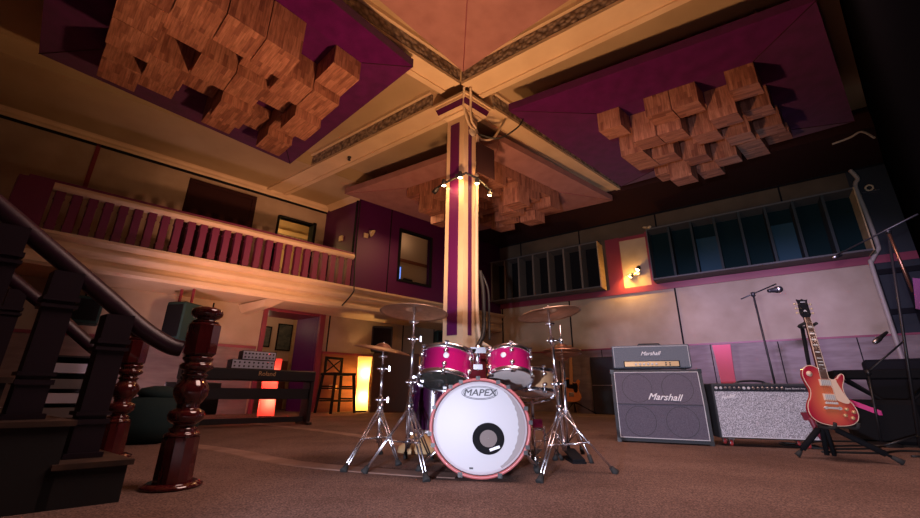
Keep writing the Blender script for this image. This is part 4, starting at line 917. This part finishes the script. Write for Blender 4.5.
def cstand(label, base, top, feet, wing=True, hub=0.38, low=0.14, tilt=(0,0), m='chrome', grp='chrome cymbal stands'):
    b = Vector((base[0], base[1], 0)); t = thing('cymbal_stand', label, 'cymbal stand', b, 0, grp)
    tp = Vector(top)-b; L = tp.z
    def at(z): return Vector((tp.x*z/L, tp.y*z/L, z))
    q = MB().use(m); q.cyl(at(low-0.03), at(L*0.52), 0.0125); q.cyl(at(L*0.52), at(L*0.80), 0.0095); q.cyl(at(L*0.80), at(L+0.035), 0.0065)
    q.build('pole', t)
    for z in (L*0.52, L*0.80):
        q = MB().use(m); q.cyl(at(z-0.022), at(z+0.018), 0.019); c = at(z); q.cyl(c, c+Vector((0.045,-0.01,0.0)), 0.006); q.cbox(c+Vector((0.05,-0.01,0.0)), (0.010,0.010,0.034)); q.cyl(c, c+Vector((-0.035,-0.01,0.0)), 0.007); q.build('clamp', t)
    q = MB().use(m); q.cyl(at(L*0.90),at(L*0.93),0.018); q.cyl(at(L*0.915)+Vector((-0.028,0,0)), at(L*0.915)+Vector((0.028,0,0)),0.010); q.build('tilter', t)
    q = MB().use(m); q.cyl(at(hub-0.02), at(hub+0.03), 0.020); q.build('hub', t); q = MB().use(m); q.cyl(at(low-0.01), at(low+0.02), 0.018); q.build('brace_collar', t)
    for fx, fy in feet:
        f = Vector((fx, fy, 0.0))-b; q = MB().use(m); d = (f-at(hub)); side = Vector((-d.y, d.x, 0)).normalized()*0.013
        f2 = at(hub)+d*0.93
        for s in (-1,1): q.cyl(at(hub)+side*s, f2+side*s*0.6, 0.0055, n=8)
        mid = at(hub)+d*0.52
        for s in (-1,1): q.cyl(mid+side*s, at(low)+side*s*0.8, 0.005, n=8)
        q.cyl(mid-side*1.3, mid+side*1.3, 0.006, n=8)
        q.build('leg', t)
        q = MB().use('rubber'); p = at(hub)+d*0.90; e = d.normalized(); q.lathe(p, (f-p), [(0.012,0),(0.017,(f-p).length*0.5),(0.022,(f-p).length-0.006),(0.018,(f-p).length-0.001)], 12); q.build('rubber_foot', t)
    return t
cstand('tall double braced chrome stand holding the large left crash cymbal', (-0.30,2.62), (-0.290,2.55,0.932), [(-0.155,2.26),(-0.52,2.46),(-0.18,2.98)], hub=0.34)
cstand('lower double braced chrome stand holding the small left cymbal', (-0.52,2.86), (-0.53,2.86,0.722), [(-0.64,2.49),(-0.36,2.72),(-0.56,3.18)], hub=0.32)
cstand('tall double braced chrome stand holding the right crash cymbal', (0.635,2.60), (0.572,2.55,0.930), [(0.41,2.26),(0.90,2.53),(0.66,3.0)], hub=0.33)
# hi-hat
hx, hy = 0.78, 3.10
t = thing('hi_hat_stand', 'chrome hi-hat stand behind the right crash stand, with a foot pedal', 'hi-hat stand', (hx,hy,0))
q = MB().use('chrome'); q.cyl((0,0,0.03),(0,0,0.66),0.013); q.build('pole', t)
q = MB().use('chrome'); q.cyl((0,0,0.66),(0,0,0.93),0.0045); q.cyl((0,0,0.78),(0,0,0.82),0.014); q.build('pull_rod', t)
for k in range(3):
    an = -1.2+k*2*PI/3; q = MB().use('chrome'); q.cyl((0,0,0.34),(0.24*math.cos(an),0.24*math.sin(an),0.02),0.007); q.cyl((0,0,0.10),(0.12*math.cos(an),0.12*math.sin(an),0.18),0.005); q.use('rubber'); q.cyl((0.22*math.cos(an),0.22*math.sin(an),0.045),(0.245*math.cos(an),0.245*math.sin(an),0.0),0.014); q.build('leg', t)
q = MB().use('black'); q.box(-0.045,0.045,-0.26,0.02,0.0,0.012); q.hexa([Vector(p) for p in ((-.04,-.25,.014),(.04,-.25,.014),(.04,.0,.05),(-.04,.0,.05),(-.04,-.25,.026),(.04,-.25,.026),(.04,.0,.062),(-.04,.0,.062))]); q.build('foot_pedal', t)
for k, (z, sg) in enumerate(((0.735,1),(0.712,-1))):
    c = cymbal(['upper hi-hat cymbal seen edge on in front of the wainscot','lower hi-hat cymbal seen edge on in front of the wainscot'][k], (hx,hy,z+0.024*(1 if sg > 0 else -1)*1.0), (0,0,sg), 0.145, 'darkbronze', 'hi-hat cymbals')
# bass pedal
t = thing('bass_drum_pedal', 'chrome bass drum pedal on the floor to the right of the bass drum', 'drum pedal', (0.52,2.98,0))
q = MB().use('chrome'); q.box(-0.05,0.05,-0.14,0.14,0,0.01); q.cyl((-0.05,-0.10,0.01),(-0.05,-0.10,0.22),0.008); q.cyl((0.05,-0.10,0.01),(0.05,-0.10,0.22),0.008); q.cyl((-0.06,-0.10,0.20),(0.06,-0.10,0.20),0.008); q.build('pedal_frame', t)
q = MB().use('steel'); q.hexa([Vector(p) for p in ((-.035,.13,.014),(-.035,-.08,.07),(.035,-.08,.07),(.035,.13,.014),(-.035,.13,.022),(-.035,-.08,.08),(.035,-.08,.08),(.035,.13,.022))]); q.build('footboard', t)
q = MB().use('pinktape'); q.lathe((0.0,-0.14,0.24),(1,0,0),[(0.001,-0.03),(0.026,-0.03),(0.026,0.03),(0.001,0.03)],14); q.use('chrome'); q.cyl((0,-0.10,0.20),(0,-0.14,0.24),0.005); q.build('beater', t)
# pale cushion on floor behind the stands
t = thing('folded_cloth', 'small peach coloured cloth heap on the carpet behind the left stands', 'cloth', (-0.30,3.35,0))
mbq = MB().use('birch'); mbq.lathe((0,0,0),(0,0,1),[(0.17,0),(0.16,0.03),(0.10,0.07),(0.04,0.13),(0.005,0.135)],9); mbq.build('cloth_heap', t)

# ================================================================== AMPLIFIERS
def basis(p0, p1):
    d = Vector(p1)-Vector(p0); return math.atan2(d.y, d.x), d.xy.length
# 4x12 cabinet
ML, MR = Vector((1.51,4.13,0)), Vector((2.255,3.84,0))
ang, wd = basis(ML, MR); mid = (ML+MR)/2
CH = 0.655; CD = 0.34; hw = wd/2
t = thing('speaker_cabinet', 'large angled black guitar cabinet with dark grille and white script name', 'speaker cabinet', mid, ang)
q = MB().use('tolex')
prof = [(0.0,0.012),(0.0,CH*0.52),(0.055,CH),(CD,CH),(CD,0.012)]
vs = [(-hw,y,z) for y, z in prof]+[(hw,y,z) for y, z in prof]; n = 5
q.add(vs, [(i,(i+1)%n,n+(i+1)%n,n+i) for i in range(n)]+[tuple(range(n))[::-1], tuple(range(n,2*n))]); q.build('cabinet', t)
e = 0.030
def slab(mb, x0, x1, s0, s1, k0, k1, lower=True):   # s along the front face (0..1 of that half), k outwards
    if lower: a_, b_ = Vector((0,0,0.012)), Vector((0,0,CH*0.52)); nrm = Vector((0,-1,0))
    else: a_, b_ = Vector((0,0,CH*0.52)), Vector((0,0.055,CH)); d_ = (b_-a_).normalized(); nrm = Vector((0,-d_.z,d_.y))
    p = lambda s: Vector((0,(a_+(b_-a_)*s).y,(a_+(b_-a_)*s).z))
    X = Vector((1,0,0)); mb.hexa([X*x0+p(s0)+nrm*k0, X*x1+p(s0)+nrm*k0, X*x1+p(s0)+nrm*k1, X*x0+p(s0)+nrm*k1, X*x0+p(s1)+nrm*k0, X*x1+p(s1)+nrm*k0, X*x1+p(s1)+nrm*k1, X*x0+p(s1)+nrm*k1])
q = MB().use('grillecloth'); slab(q,-hw+e,hw-e,0.09,1.0,0.0,0.006,True); slab(q,-hw+e,hw-e,0.0,0.93,0.0,0.006,False); g = q.build('grille_cloth', t)
q = MB().use('piping')
for x in (-hw+e, hw-e-0.006): slab(q,x,x+0.006,0.09,1.0,0.006,0.011,True); slab(q,x,x+0.006,0.0,0.93,0.006,0.011,False)
slab(q,-hw+e,hw-e,0.09,0.108,0.006,0.011,True); slab(q,-hw+e,hw-e,0.912,0.93,0.006,0.011,False); q.build('piping', t)
q = MB().use('tolex'); slab(q,-hw+e+0.01,hw-e-0.01,0.985,1.0,0.006,0.010,True); q.build('seam_strip', t)
for x in (-0.175,0.175):
    for lo, s in ((True,0.54),(False,0.46)):
        q = MB().use('tolex'); z = 0.012+(CH*0.52-0.012)*s if lo else CH*0.52+(CH*0.48)*s; y = -0.007 if lo else 0.055*s-0.007
        q.lathe((x,y,z),(0,-1,0.0 if lo else 0.17),[(0.130,0),(0.132,0.0008),(0.134,0)],36,False); q.build('speaker_ring', t)
text('brand_lettering', 'Marshall', 0.084, t, Matrix.Translation((0.05,0.000,0.402)) @ Matrix.Rotation(-0.17,4,'X') @ Matrix.Rotation(0.04,4,'Y'), 'logo', 0.45, 0.002, 0.0014, 1.0)
for sx_ in (-1,1):
    for y in (0.0,CD-0.03):
        for z in (0.0,):
            q = MB().use('blackplastic'); x = sx_*hw; q.box(min(x,x-sx_*0.035),max(x,x-sx_*0.035)+0.0,y-0.004,y+0.034,0.0,0.04); q.build('corner_cap', t)
q = MB().use('blackplastic')
for sx_ in (-1,1): x = sx_*hw; q = MB().use('blackplastic'); q.box(min(x+sx_*0.004,x-sx_*0.03),max(x+sx_*0.004,x-sx_*0.03),0.048,0.085,CH-0.035,CH+0.004); q.build('corner_cap', t)
# head
t = thing('amplifier_head', 'grey blue amplifier head with a gold control panel, standing on the angled cabinet', 'amplifier', mid+Vector((0,0,CH+0.016)), ang)
mo = Matrix.Translation((-0.015,0.075,0)); hh = 0.225; w2 = 0.352
q = MB().use('headcloth'); q.bevbox(-w2,w2,0,0.20,0,hh,0.010,mo); q.build('case', t)
q = MB().use('black'); q.box(-w2+0.10,w2-0.10,-0.004,0.0,0.012,0.070,mo); q.build('panel_recess', t)
q = MB().use('gold'); q.box(-w2+0.11,w2-0.11,-0.008,-0.004,0.018,0.064,mo); g = q.build('control_panel', t)
for i in range(6): x = -0.14+i*0.037; q = MB().use('piping'); q.lathe(mo@Vector((x,-0.008,0.040)),(0,-1,0),[(0.010,0),(0.010,0.010),(0.004,0.011)],12); q.build('knob', g)
for i in range(2):
    for k in range(2): q = MB().use('blackplastic'); q.lathe(mo@Vector((0.13+i*0.035,-0.008,0.030+k*0.020)),(0,-1,0),[(0.007,0),(0.005,0.006)],10); q.build('jack_socket', g)
q = MB().use('piping')
q.box(-w2+0.012,w2-0.012,-0.003,0.0,hh-0.018,hh-0.014,mo); q.box(-w2+0.012,-w2+0.016,-0.003,0,0.012,hh-0.014,mo); q.box(w2-0.016,w2-0.012,-0.003,0,0.012,hh-0.014,mo); q.build('piping', t)
text('brand_lettering', 'Marshall', 0.052, t, mo @ Matrix.Translation((0.0,-0.003,0.140)), 'logo', 0.45, 0.001, 0.001, 1.0)
q = MB().use('blackplastic'); q.tube([(-0.12,0.17,hh),(-0.10,0.17,hh+0.018),(0.08,0.17,hh+0.018),(0.10,0.17,hh)],0.008,6,False); q.build('handle', t)
for x in (-w2+0.05, w2-0.08): q = MB().use('rubber'); q.cyl((x,0.10,-0.016),(x,0.10,0.0),0.014); q.build('rubber_foot', t); q = MB().use('rubber'); q.cyl((x,0.24,-0.016),(x,0.24,0.0),0.014); q.build('rubber_foot', t)

# silver combo on casters
FL, FR = pz(720,438,0.075), pz(817,440,0.075)
FL = Vector((FL.x, FL.y, 0)); FR = Vector((FR.x, FR.y, 0)); 
FR = Vector((3.07,3.67,0)) ; FL = Vector((2.335,3.87,0))
ang, wd = basis(FL, FR); mid = (FL+FR)/2; hw = wd/2; H0, H1 = 0.065, 0.53
t = thing('combo_amplifier', 'wide black combo amplifier with silver sparkle grille and knobs, on red wheels', 'amplifier', mid, ang)
q = MB().use('tolex'); q.bevbox(-hw,hw,0,0.26,H0,H1,0.008); q.build('case', t)
q = MB().use('silvercloth'); q.box(-hw+0.014,hw-0.014,-0.006,0.0,H0+0.018,H1-0.070); q.build('grille_cloth', t)
q = MB().use('piping'); q.box(-hw+0.014,hw-0.014,-0.008,-0.0,H0+0.010,H0+0.018); q.build('trim_strip', t)
q = MB().use('ink'); q.box(-hw+0.014,hw-0.014,-0.004,0.0,H1-0.066,H1-0.018); g = q.build('control_panel', t)
for i in range(15):
    x = -hw+0.035+i*(2*hw-0.24)/14; q = MB().use('piping' if i in (0,1,6,7) else 'steel'); q.lathe((x,-0.004,H1-0.040),(0,-1,0),[(0.013,0),(0.012,0.003),(0.009,0.004),(0.007,0.014)],12); q.build('knob', g)
text('model_lettering', 'Super Reverb Amp', 0.020, g, Matrix.Translation((hw-0.11,-0.005,H1-0.042)), 'piping', 0.3)
text('brand_lettering', 'Fender', 0.042, t, Matrix.Translation((-hw+0.115,-0.007,H1-0.118)) @ Matrix.Rotation(-0.22,4,'Y'), 'logo', 0.45, 0.001, 0.0008)
q = MB().use('blackplastic'); q.tube([(-0.14,0.13,H1),(-0.11,0.13,H1+0.018),(0.0,0.13,H1+0.026),(0.08,0.13,H1+0.018),(0.11,0.13,H1)],0.009,6); q.use('steel'); q.box(-0.155,-0.10,0.115,0.145,H1,H1+0.008); q.box(0.085,0.14,0.115,0.145,H1,H1+0.008); q.build('handle', t)
for x in (-hw+0.09, hw-0.09):
    for y in (0.04, 0.21):
        q = MB().use('steel'); q.box(x-0.025,x+0.025,y-0.02,y+0.02,H0-0.008,H0); q.box(x-0.016,x-0.012,y-0.012,y+0.02,0.02,H0-0.008); q.box(x+0.012,x+0.016,y-0.012,y+0.02,0.02,H0-0.008); c_ = q.build('caster', t)
        q = MB().use('redwheel'); q.lathe((x-0.012,y+0.004,0.025),(1,0,0),[(0.02,0),(0.025,0.004),(0.025,0.02),(0.02,0.024)],16); q.build('wheel', c_)
paperlamp('pink unlit paper floor lamp standing behind the silver combo amplifier', (3.36,5.2,0), 1.03, 0.19, 'lamppink', 0.80, -0.6, None, 'paper floor lamps')

# ================================================================== GUITARS
def smooth(P, k=5): return [(p.x, p.y) for p in catmull([Vector((a,b,0)) for a, b in P], k, True)]
def singlecut(label, loc, rot, S):
    t = thing('electric_guitar', label, 'guitar', loc, rot=rot); mx = Matrix.Scale(S, 4)
    body = smooth([(-.028,.205),(-.075,.222),(-.125,.198),(-.146,.140),(-.134,.075),(-.118,.025),(-.128,-.03),(-.158,-.085),(-.170,-.140),(-.158,-.190),(-.118,-.226),(-.06,-.243),(0,-.247),(.06,-.243),(.118,-.226),(.158,-.190),(.170,-.140),(.158,-.085),(.128,-.03),(.116,.025),(.122,.070),(.142,.115),(.148,.152),(.132,.163),(.112,.148),(.092,.125),(.064,.112),(.040,.122),(.030,.150)])
    q = MB().use('burst'); q.prism(body, -0.022, 0.024, mx, 0.007, False); q.build('body', t)
    q = MB().use('binding'); q.tube([mx @ Vector((x,-0.0175,z)) for x, z in body], 0.0032*S, 5, False, True); q.build('binding', t)
    guard = smooth([(.030,.105),(.075,.110),(.080,.085),(.105,.00),(.128,-.055),(.110,-.075),(.060,-.060),(.038,-.035),(.036,.03)],4)
    q = MB().use('binding'); q.prism(guard, -0.032, -0.029, mx); q.build('pickguard', t)
    for z in (.085, -.03):
        q = MB().use('binding'); q.box(-.042,.042,-.029,-.022,z-.026,z+.026,mx); q.use('cover'); q.box(-.034,.034,-.034,-.029,z-.018,z+.018,mx); q.build('pickup', t)
    q = MB().use('cover'); q.box(-.044,.044,-.036,-.028,-.085,-.072,mx); 
    for i in range(6): q.cbox(mx@Vector((-.036+i*.0145,-.038*1,-.074)), (.008*S,.006*S,.014*S))
    q.build('bridge', t)
    q = MB().use('cover'); q.box(-.048,.048,-.038,-.027,-.122,-.108,mx); q.lathe(mx@Vector((-.048,-.022,-.115)),(0,-1,0),[(.012*S,0),(.012*S,.016*S)],10); q.lathe(mx@Vector((.048,-.022,-.115)),(0,-1,0),[(.012*S,0),(.012*S,.016*S)],10); q.build('tailpiece', t)
    for x, z in ((.092,-.118),(.138,-.135),(.072,-.165),(.118,-.182)):
        q = MB().use('gold'); q.lathe(mx@Vector((x,-.022,z)),(0,-1,0),[(.014*S,0),(.012*S,.016*S),(.003*S,.017*S)],14); q.build('control_knob', t)
    q = MB().use('binding'); q.lathe(mx@Vector((-.098,-.022,.152)),(0,-1,0),[(.022*S,0),(.022*S,.004*S),(.008*S,.005*S),(.005*S,.016*S)],18); q.build('toggle_switch', t)
    q = MB().use('mahogany'); q.hexa([mx@Vector(p) for p in ((-.027,-.030,.12),(.027,-.030,.12),(.027,.0,.12),(-.027,.0,.12),(-.021,-.030,.64),(.021,-.030,.64),(.021,-.008,.64),(-.021,-.008,.64))]); nk = q.build('neck', t)
    q = MB().use('rosewood'); q.hexa([mx@Vector(p) for p in ((-.028,-.035,.115),(.028,-.035,.115),(.028,-.030,.115),(-.028,-.030,.115),(-.0215,-.035,.64),(.0215,-.035,.64),(.0215,-.030,.64),(-.0215,-.030,.64))]); q.build('fretboard', nk)
    q = MB().use('binding')
    for s in (-1,1): q.hexa([mx@Vector(p) for p in ((s*.028-.002,-.0355,.115),(s*.028+.002,-.0355,.115),(s*.028+.002,-.030,.115),(s*.028-.002,-.030,.115),(s*.0215-.002,-.0355,.64),(s*.0215+.002,-.0355,.64),(s*.0215+.002,-.030,.64),(s*.0215-.002,-.030,.64))])
    q.build('neck_binding', nk)
    q = MB().use('pearl'); fz = [.64-.628*(1-2**(-i/12)) for i in range(22)]
    for i in (3,5,7,9,12,15,17,19): z0, z1 = fz[i], fz[i-1]; w_ = .017; q.box(-w_,w_,-.0358,-.035,z0+(z1-z0)*.28,z1-(z1-z0)*.24,mx)
    q.build('inlays', nk)
    q = MB().use('nickel')
    for z in fz[1:]: q.box(-.024,.024,-.0365,-.035,z-.0012,z+.0012,mx)
    q.build('frets', nk)
    head = [(-.022,.64),(-.040,.672),(-.036,.79),(-.044,.812),(-.018,.806),(0,.816),(.018,.806),(.044,.812),(.036,.79),(.040,.672),(.022,.64)]
    q = MB().use('blackgloss'); q.prism(head, -.026, -.012, mx); hd = q.build('headstock', t)
    q = MB().use('piping'); q.prism([(-.014,.70),(0,.715),(.014,.70),(.008,.695),(0,.703),(-.008,.695)], -.0275, -.0262, mx); q.prism([(-.020,.782),(.020,.784),(.019,.790),(-.019,.788)], -.0275, -.0262, mx); q.build('headstock_inlay', hd)
    for i in range(3):
        for s in (-1,1):
            z = .685+i*.042; q = MB().use('socket'); q.cyl(mx@Vector((s*.036,-.016,z)), mx@Vector((s*.060,-.016,z)), .004*S); q.lathe(mx@Vector((s*.056,-.016,z)),(s,0,0),[(.007*S,0),(.010*S,.006*S),(.004*S,.014*S)],10); q.use('nickel'); q.lathe(mx@Vector((s*.024,-.026,z)),(0,-1,0),[(.006*S,0),(.006*S,.006*S)],10); q.build('tuning_peg', hd)
    for i in range(6):
        x = -.036*0.55+i*.0079; q = MB().use('nickel'); q.cyl(mx@Vector((-.036+i*.0145,-.041,-.075)), mx@Vector((-.017+i*.0068,-.039,.64)), .0006, n=4); q.build('string', t)
    return t
gloc = Vector((2.640,3.02,0.445)); grot = (rad(-7), rad(3), rad(-12))
singlecut('cherry sunburst single cutaway electric guitar on a black stand before the silver amplifier', gloc, grot, 0.87)
# its stand
t = thing('guitar_stand', 'black tubular guitar stand with padded legs under the sunburst guitar', 'guitar stand', (2.66,3.16,0))
sb = Vector((2.66,3.16,0))
def loc_(x,y,z): return Vector((x,y,z))-sb
q = MB().use('black'); yk = pY(806,326,3.10); q.cyl(loc_(2.70,3.22,0.02),loc_(2.67,3.16,0.45),0.016); q.cyl(loc_(2.67,3.16,0.45),loc_(yk.x+0.01,yk.y+0.05,yk.z),0.013); q.build('upright', t)
q = MB().use('rubber'); q.tube([loc_(yk.x+x_,yk.y+y_,yk.z+z_) for x_,y_,z_ in ((-0.045,-0.05,0.015),(-0.045,0.01,0),(0,0.04,-0.005),(0.045,0.01,0),(0.045,-0.05,0.015))],0.011,6); q.build('neck_yoke', t)
for f in ((2.48,3.22),(2.945,2.92),(2.95,3.45)):
    q = MB().use('black'); a_ = loc_(2.67,3.15,0.24); b_ = loc_(f[0],f[1],0.015); q.cyl(a_,b_,0.009); q.cyl(a_+(b_-a_)*0.18, a_+(b_-a_)*0.80, 0.020); q.use('rubber'); q.cyl(a_+(b_-a_)*0.86, b_, 0.013, 0.020); q.build('leg', t)
for x in (2.58,2.74):
    q = MB().use('rubber'); q.tube([loc_(2.66,3.13,0.235),loc_(x,3.08,0.225),loc_(x-0.0,2.97,0.222),loc_(x,2.945,0.255)],0.011,6); q.build('body_arm', t)
q = MB().use('black'); q.cyl(loc_(2.735,3.20,0.02),loc_(2.67,3.14,0.30),0.013); q.build('rear_tube', t)

# butterscotch guitar far behind the kit
t = thing('electric_guitar', 'small butterscotch guitar with black pickguard on a stand against the back wainscot', 'guitar', R(5.45,1.86,0.52), rot=(rad(-8),0,ANG_B+PI)); mx = Matrix.Scale(1.28, 4)
body = smooth([(-.030,.175),(-.08,.20),(-.135,.185),(-.158,.14),(-.148,.085),(-.120,.03),(-.125,-.03),(-.155,-.09),(-.165,-.14),(-.145,-.19),(-.09,-.215),(0,-.222),(.09,-.215),(.145,-.19),(.165,-.14),(.155,-.09),(.125,-.03),(.118,.03),(.135,.08),(.150,.125),(.135,.16),(.105,.155),(.085,.12),(.055,.10),(.030,.13)])
q = MB().use('butter'); q.prism(body,-.022,.022,mx,.005); q.build('body', t)
q = MB().use('black'); q.prism(smooth([(-.12,.14),(-.03,.17),(.04,.10),(.10,.10),(.12,.03),(.10,-.06),(.05,-.05),(.03,.0),(-.05,.01),(-.11,.05)],4),-.026,-.022,mx); q.build('pickguard', t)
q = MB().use('nickel'); q.box(-.045,.045,-.032,-.022,-.13,-.06,mx); q.build('bridge', t)
q = MB().use('maple'); q.hexa([mx@Vector(p) for p in ((-.027,-.034,.08),(.027,-.034,.08),(.027,-.0,.08),(-.027,-.0,.08),(-.021,-.034,.62),(.021,-.034,.62),(.021,-.008,.62),(-.021,-.008,.62))]); q.build('neck', t)
q = MB().use('maple'); q.prism([(-.022,.62),(-.036,.66),(-.030,.79),(-.005,.80),(.018,.775),(.024,.70),(.022,.62)],-.028,-.012,mx); q.build('headstock', t)
t = thing('guitar_stand', 'low black stand holding the butterscotch guitar by the back wall', 'guitar stand', R(5.50,1.86,0))
q = MB().use('black'); q.cyl((0,0,0.02),(0.03,0.05,0.70),0.012); q.build('upright', t)
for dx, dy in ((-0.28,-0.25),(0.40,-0.25),(0.1,0.25)): q = MB().use('black'); q.cyl((0,0,0.25),(dx,dy,0.01),0.012); q.build('leg', t)
for s in (-1,1): q = MB().use('black'); q.tube([(0,0,0.22),(s*0.10+0.0,-0.05,0.20),(s*0.10-0.04,-0.16,0.20)],0.010,6); q.build('body_arm', t)
# dark panel cabinets along the back wainscot
t = thing('storage_case', 'dark flat panelled case standing against the back wainscot beside the far guitar', 'case', R(5.55,0.75,0), ANG_B+PI)
q = MB().use('blackplastic'); q.bevbox(-0.70,0.75,0.0,0.22,0.0,1.22,0.015); q.build('case_body', t); q = MB().use('steel'); q.box(-0.68,0.73,-0.006,0.0,0.60,0.612); q.build('edge_strip', t)

# ================================================================== MICROPHONE STANDS
def micstand(name, label, base, top, b0_, b1_, mic, m='blackplastic', weight=False, grp='boom microphone stands', leg=0.28):
    b = Vector((base[0],base[1],0)); t = thing(name, label, 'microphone stand', b, 0, grp); L = lambda p: Vector(p)-b
    q = MB().use(m); q.cyl((0,0,0.03), L(top), 0.011); q.build('pole', t)
    q = MB().use(m); q.cyl(L(b0_), L(b1_), 0.008); q.build('boom', t)
    q = MB().use('blackplastic'); q.cyl(L(top)-Vector((0,0,0.03)),L(top)+Vector((0,0,0.02)),0.022); q.build('clutch', t)
    if weight: q = MB().use('blackplastic'); q.lathe((0,0,0),(0,0,1),[(0.14,0),(0.14,0.012),(0.10,0.028),(0.02,0.035)],24); q.build('round_base', t)
    else:
        for k in range(3):
            an = 0.5+k*2*PI/3; q = MB().use(m); q.cyl((0,0,0.12),(leg*math.cos(an),leg*math.sin(an),0.01),0.009); q.build('leg', t)
    return t
def mic(label, p, d, r=0.026, l=0.15, m='blackplastic'):
    t = thing('microphone', label, 'microphone', p, 0, 'studio microphones'); d = Vector(d).normalized()
    q = MB().use(m); q.lathe((0,0,0), d, [(r*0.5,0),(r*0.6,l*0.1),(r*0.8,l*0.55),(r,l*0.6)],14); q.build('body', t)
    q = MB().use('steel'); q.lathe(d*l*0.6, d, [(r,0),(r*1.05,l*0.2),(r*0.8,l*0.38),(r*0.1,l*0.42)],14); q.build('mic_grille', t); return t
# behind the silver combo
def atd(x, y, Y): return pY(x, y, Y)
b_ = atd(776,385,4.75); tp = atd(753,294,4.75)
micstand('boom_stand', 'thin black boom stand rising behind the silver combo amplifier against the pale wall', (b_.x,b_.y), tp, atd(741,299,4.80), atd(776,284,4.70), None)
mic('large dark studio microphone at the boom tip above the silver combo amplifier', atd(768,291,4.71), (1,-0.1,0.15), 0.040, 0.16)
# right edge clutter
b_ = atd(880,437,4.0)
micstand('boom_stand', 'black microphone stand with a round base on the floor right of the sunburst guitar', (b_.x,b_.y), atd(868,372,4.0), atd(868,372,4.0), atd(905,340,3.9), None, weight=True)
q = MB().use('pinktape')
b2 = atd(905,400,3.6); tp2 = atd(888,231,3.5)
t = micstand('boom_stand', 'brass coloured microphone stand leaning at the right edge, boom reaching left', (b2.x,b2.y), tp2, atd(835,256,3.9), atd(918,214,3.2), None, 'blackplastic')
pipe('brass coloured tube section on the leaning stand at the right edge', [atd(889,234,3.45), atd(913,292,3.45)], 0.012, 'darkbronze', 'stand_tube', 'tube')
mic('small dark microphone at the left tip of the high boom over the right fin baffle', atd(842,255,3.88), (-1,0,-0.3), 0.018, 0.10)
mic('slim black microphone pointing down left beside the sunburst guitar', atd(887,332,3.4), (-0.5,-0.1,-0.28), 0.020, 0.20)
t = thing('instrument_case', 'black instrument case heap with magenta tape at the right edge', 'case', (4.02,4.05,0), -0.60)
q = MB().use('black'); q.bevbox(-0.24,0.28,0.0,0.26,0.0,0.40,0.04); q.build('case_body', t); q = MB().use('pinktape'); q.hexa([Vector(p) for p in ((-.22,-.006,.36),(-.02,-.006,.26),(-.0,-.0,.26),(-.20,0,.36),(-.20,-.006,.40),(0.0,-.006,.30),(0.0,0,.30),(-.20,0,.40))]); q.build('tape_strip', t)
t = thing('music_stand', 'dark purple music stand panel high at the right edge', 'music stand', (3.90,3.30,0), -0.9)
q = MB().use('purplepaint'); q.hexa([Vector(p) for p in ((-.05,0,1.14),(.12,0,1.06),(.12,.03,1.06),(-.05,.03,1.14),(-.01,.10,1.42),(.16,.10,1.36),(.16,.13,1.36),(-.01,.13,1.42))]); q.build('desk', t)
q = MB().use('black'); q.cyl((0,0.03,0.02),(0,0.03,1.2),0.012); q.build('pole', t)
for k in range(3): an = 0.3+k*2*PI/3; q = MB().use('black'); q.cyl((0,0.03,0.18),(0.16*math.cos(an),0.03+0.16*math.sin(an),0.01),0.009); q.build('leg', t)
# dark equipment in the right corner
t = thing('keyboard_stand', 'dark electronic keyboard on a stand in the shadow at far right', 'keyboard', (4.35,4.15,0), -0.55)
q = MB().use('black'); q.bevbox(-0.45,0.55,0,0.30,0.60,0.69,0.01); q.build('keyboard', t)
for s in (-1,1): q = MB().use('black'); q.cyl((s*0.35,0.05,0.60),(-s*0.35,0.25,0.01),0.014); q.cyl((s*0.35,0.25,0.60),(-s*0.35,0.05,0.01),0.014); q.build('leg', t)
t = thing('covered_speaker', 'black covered speaker box low in the shadow beyond the right microphone stands', 'loudspeaker', (5.15,4.75,0), -0.75)
q = MB().use('black'); q.bevbox(-0.35,0.35,0,0.42,0,0.85,0.03); q.build('cabinet', t)
# cables on the floor at right
cb = [[(3.35,3.9),(3.9,3.95),(4.6,3.7),(5.3,3.2)],[(3.2,4.05),(3.7,4.3),(4.5,4.1),(5.4,3.9)],[(2.9,3.5),(3.3,3.45),(3.7,3.6),(4.3,3.3),(5.0,2.9)],[(3.0,3.75),(3.2,3.9),(3.05,4.1),(2.95,3.95),(3.1,3.7),(3.6,3.75)],[(3.4,3.3),(3.9,3.2),(4.6,2.7)]]
for i, c in enumerate(cb):
    pipe(['black cable lying on the carpet just behind the round stand base','black cable farthest back on the carpet at right','black cable running from the guitar stand to the right edge','looped black cable on the carpet behind the guitar stand','black cable lying nearest the front at the right edge'][i], [Vector((x,y,0.008)) for x, y in c], 0.008, 'cable', 'floor_cable', 'cable', 'cables on the carpet')
t = thing('guitar_strap', 'dusty red strap hanging behind the legs of the guitar stand', 'strap', (2.90,3.42,0))
q = MB().use('maroon'); q.hexa([Vector(p) for p in ((-.10,0.05,.24),(.0,0.05,.24),(.0,0.056,.24),(-.10,0.056,.24),(-.11,0.06,.30),(.01,0.06,.30),(.01,0.066,.30),(-.11,0.066,.30))]); q.tube([(-.05,0.05,.26),(-.02,0.04,.14),(.06,0.04,.03)],0.02,6); q.build('strap_webbing', t)
